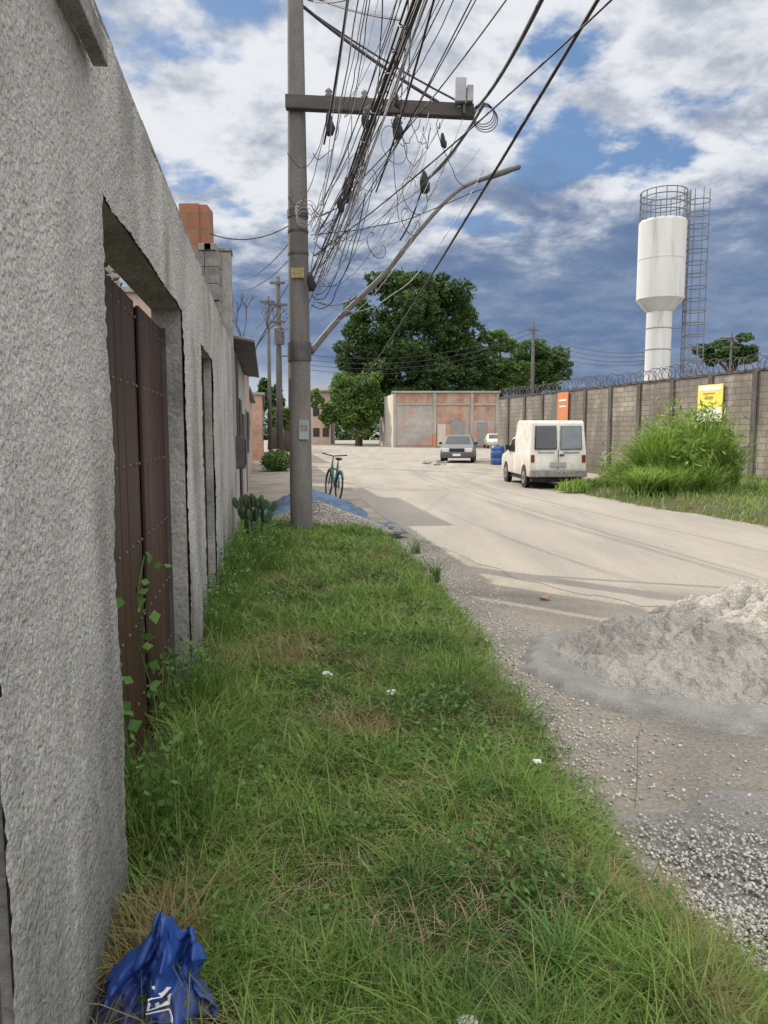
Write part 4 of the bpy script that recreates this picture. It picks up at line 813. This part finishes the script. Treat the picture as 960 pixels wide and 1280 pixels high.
vt=thing('gate_top_vine','yellowish leafy vine hanging over the gate top','vine',wp(u_g0+.6,.2,2.0)); n=340; lp=np.array([tuple(wp(random.uniform(u_g0+.1,u_g0+1.1),random.uniform(.13,.3),random.uniform(2.02,2.17))-vt.location) for _ in range(n)]); leaves('leaves',lp,rng.uniform(.02,.045,n),leafmat('vine_leaf',[(.08,.12,.02),(.26,.24,.05),(.42,.3,.08)]),vt)
for (px,py,lab,s) in [(408,843,'white crumpled paper scrap left in the grass',.022),(490,866,'white plastic scrap right of the paper in the grass',.02),(672,952,'small pale scrap at the verge edge by the mortar',.012),(585,1277,'pale scrap at the bottom of the frame',.013)]:
    b=P(px,py,.25); mb=MB(); mb.blob((0,0,0),s*1.3,s,s*.8,9,6,.6); o=mb.build('litter',m_signw); o.location=b; tag(o,lab,'litter')
b=P(681,750); mb=MB(); mb.blob((0,0,.02),.05,.035,.025,8,5,.3); o=mb.build('brick_chunk',m_brick); o.location=b; tag(o,'small reddish brick chunk lying on the sandy road edge','brick chunk')
mbag=M('blue_bag_film',(.012,.04,.19),(.025,.08,.32),scale=9,rough=.5,spec=.45,bump=.5,bscale=22,bdist=.01,c3=(.09,.04,.028),s3=8,t3=(.54,.62))
zstain(mbag,(.10,.045,.03),.05,.13,1,14)
bl=at(174,1280,1.545); bag=thing('blue_bag','crumpled blue plastic bag with white lettering at the bottom left','bag',(bl.x,bl.y,.12)); bag.scale=(1.34,1,1.2)
def bagp(s,t):
    wdt=.15*(1-.74*t**1.2)+.015*math.sin(t*13+s*2); x=s*wdt+.03*t+.01*math.sin(t*9); fold=.020*math.sin(s*7+t*5)+.015*math.sin(s*15-t*8)+.03*noise.noise(Vector((s*3,t*6,1)))+.018*noise.noise(Vector((s*9,t*14,1)))
    y=-.055*(1-s*s)*(1-.35*t)+fold+.10*t; return Vector((x,y,t*.26+.012*math.sin(s*6)*t-.05*abs(s)*t+.02*math.sin(s*9+1)*t*t))
V=[];Fa=[];A_=80
for j in range(A_+1):
    for i in range(A_+1): V.append(bagp(-1+2*i/A_,j/A_))
for j in range(A_):
    for i in range(A_): k=j*(A_+1)+i; Fa.append((k,k+1,k+A_+2,k+A_+1))
o=npmesh('film',V,Fa,mbag,bag,True); so=o.modifiers.new('s','SOLIDIFY'); so.thickness=.004; so.offset=-1
cu=bpy.data.curves.new('t','FONT'); cu.body='JEV'; cu.size=1; to=bpy.data.objects.new('t',cu); C.objects.link(to); dg=bpy.context.evaluated_depsgraph_get(); tm=bpy.data.meshes.new_from_object(to.evaluated_get(dg)); bpy.data.objects.remove(to)
tm.name='lettering'
for v in tm.vertices:
    x,y=v.co.x,v.co.y; t=.48+x*.135; s=.40-y*.36; v.co=bagp(s,t)+Vector((0,-.012,0))
tm.materials.clear(); tm.materials.append(m_signw); lo=bpy.data.objects.new('lettering',tm); C.objects.link(lo); lo.parent=bag; so=lo.modifiers.new('s','SOLIDIFY'); so.thickness=.002
for i in range(9):
    b=P(515+random.uniform(0,50),578+random.uniform(-3,4)); mb=MB(); s=random.uniform(.05,.15); mb.blob((0,0,s*.3),s*1.4,s,s*.5,8,5,.3); o=mb.build('rubble_lump',m_cope); o.location=b; tag(o,'small dark rubble lump on the road left of the grey car','rubble','rubble left of the grey car')
# ------------------------------------------------------------------ world
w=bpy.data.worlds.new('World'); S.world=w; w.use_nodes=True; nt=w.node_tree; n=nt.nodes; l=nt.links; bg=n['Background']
SUN=Vector((-.756,.654,0)).normalized(); EL=math.radians(36.5); az=math.atan2(SUN.x,SUN.y)
sk=n.new('ShaderNodeTexSky'); sk.sky_type='NISHITA'; sk.sun_disc=False; sk.sun_elevation=EL; sk.sun_rotation=az
tc=n.new('ShaderNodeTexCoord'); sp=n.new('ShaderNodeSeparateXYZ'); l.new(tc.outputs['Generated'],sp.inputs[0])
def mth(op,a,b=None,c=None,clamp=False):
    m=n.new('ShaderNodeMath'); m.operation=op; m.use_clamp=clamp
    for i,v in enumerate((a,b,c)):
        if v is None: continue
        if isinstance(v,(int,float)): m.inputs[i].default_value=v
        else: l.new(v,m.inputs[i])
    return m.outputs[0]
def mr(v,a,b,c=0,d_=1,sm=True):
    m=n.new('ShaderNodeMapRange'); m.interpolation_type='SMOOTHSTEP' if sm else 'LINEAR'; l.new(v,m.inputs[0]); m.inputs[1].default_value=a; m.inputs[2].default_value=b; m.inputs[3].default_value=c; m.inputs[4].default_value=d_; return m.outputs[0]
def mix(f,a,b):
    m=n.new('ShaderNodeMix'); m.data_type='RGBA'
    if isinstance(f,(int,float)): m.inputs[0].default_value=f
    else: l.new(f,m.inputs[0])
    for i,v in ((6,a),(7,b)):
        if isinstance(v,tuple): m.inputs[i].default_value=rgba(v)
        else: l.new(v,m.inputs[i])
    return m.outputs[2]
zc_=mth('MAXIMUM',sp.outputs['Z'],0.0); den=mth('ADD',zc_,.22)
cb=n.new('ShaderNodeCombineXYZ'); l.new(mth('DIVIDE',sp.outputs['X'],den),cb.inputs[0]); l.new(mth('DIVIDE',sp.outputs['Y'],den),cb.inputs[1])
def cn(scale,det,off,dist=0,rough=.58):
    a=n.new('ShaderNodeVectorMath'); a.operation='ADD'; l.new(cb.outputs[0],a.inputs[0]); a.inputs[1].default_value=off
    t=n.new('ShaderNodeTexNoise'); t.inputs['Scale'].default_value=scale; t.inputs['Detail'].default_value=det; t.inputs['Roughness'].default_value=rough; t.inputs['Distortion'].default_value=dist; l.new(a.outputs[0],t.inputs['Vector']); return t.outputs['Fac']
n1=cn(2.3,12,(3.3,1.2,0),.1,.58); n2=cn(4.2,12,(7.1,4.4,2),.1,.6); n3=cn(1.1,6,(1.0,9.0,5)); n4=cn(9,10,(2.1,5.4,8),.0,.6)
K=10.0
def kc(c): return tuple(x*K for x in c)
blue=mix(.65,sk.outputs[0],kc((.16,.31,.60)))
sh=mth('ADD',mth('MULTIPLY',n2,.75),mth('MULTIPLY',n4,.25))
shade=mix(mr(sh,.39,.57),kc((.40,.45,.54)),kc((.82,.84,.88)))
cov=mr(n1,.37,.46)
high=mix(cov,blue,shade)
slate=mix(mr(sh,.36,.66),kc((.135,.205,.36)),kc((.25,.325,.46)))
edge=mth('ADD',sp.outputs['Z'],mth('MULTIPLY',mth('SUBTRACT',n2,.5),.32)); edge=mth('ADD',edge,mth('MULTIPLY',sp.outputs['X'],-.11))
fz=mr(edge,.18,.31)
sky=mix(fz,slate,high)
hor=mix(mr(n3,.4,.6),kc((.36,.44,.56)),kc((.62,.67,.72)))
hx=mth('ADD',mth('MULTIPLY',mr(sp.outputs['X'],-.35,.15,1,0),.13),.045)
fh=mth('DIVIDE',sp.outputs['Z'],hx,clamp=True)
sky=mix(mr(fh,0.2,1),hor,sky)
bo1=mr(sp.outputs['Z'],.56,.8,0,1.8); bo2=mth('MULTIPLY',mr(sp.outputs['Y'],.10,-.4,0,1),1.8); boost=mth('ADD',mth('ADD',bo1,bo2),1.0)  # extra sky brightness overhead and behind the camera, added to lift ambient light
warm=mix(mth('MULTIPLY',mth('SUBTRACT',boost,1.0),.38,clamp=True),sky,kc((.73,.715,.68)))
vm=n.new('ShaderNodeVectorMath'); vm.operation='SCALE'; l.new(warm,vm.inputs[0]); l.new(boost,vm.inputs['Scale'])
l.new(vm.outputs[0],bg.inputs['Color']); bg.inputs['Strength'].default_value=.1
su=bpy.data.lights.new('sun','SUN'); su.energy=5.0; su.angle=math.radians(.5); su.color=(1,.92,.80); so_=bpy.data.objects.new('sun',su); C.objects.link(so_)
dv=-(SUN*math.cos(EL)+Vector((0,0,math.sin(EL)))); so_.rotation_euler=dv.to_track_quat('-Z','Y').to_euler()
# ------------------------------------------------------------------ camera
cd=bpy.data.cameras.new('cam'); cm=bpy.data.objects.new('cam',cd); C.objects.link(cm); cm.location=(0,0,H); cm.rotation_euler=(PI/2-PIT,0,0)
cd.sensor_fit='VERTICAL'; cd.sensor_height=36; cd.sensor_width=27; cd.lens=F/1280*36; cd.clip_start=.05; cd.clip_end=2500
S.camera=cm
S.view_settings.view_transform='Standard'; S.view_settings.look='None'; S.view_settings.exposure=0
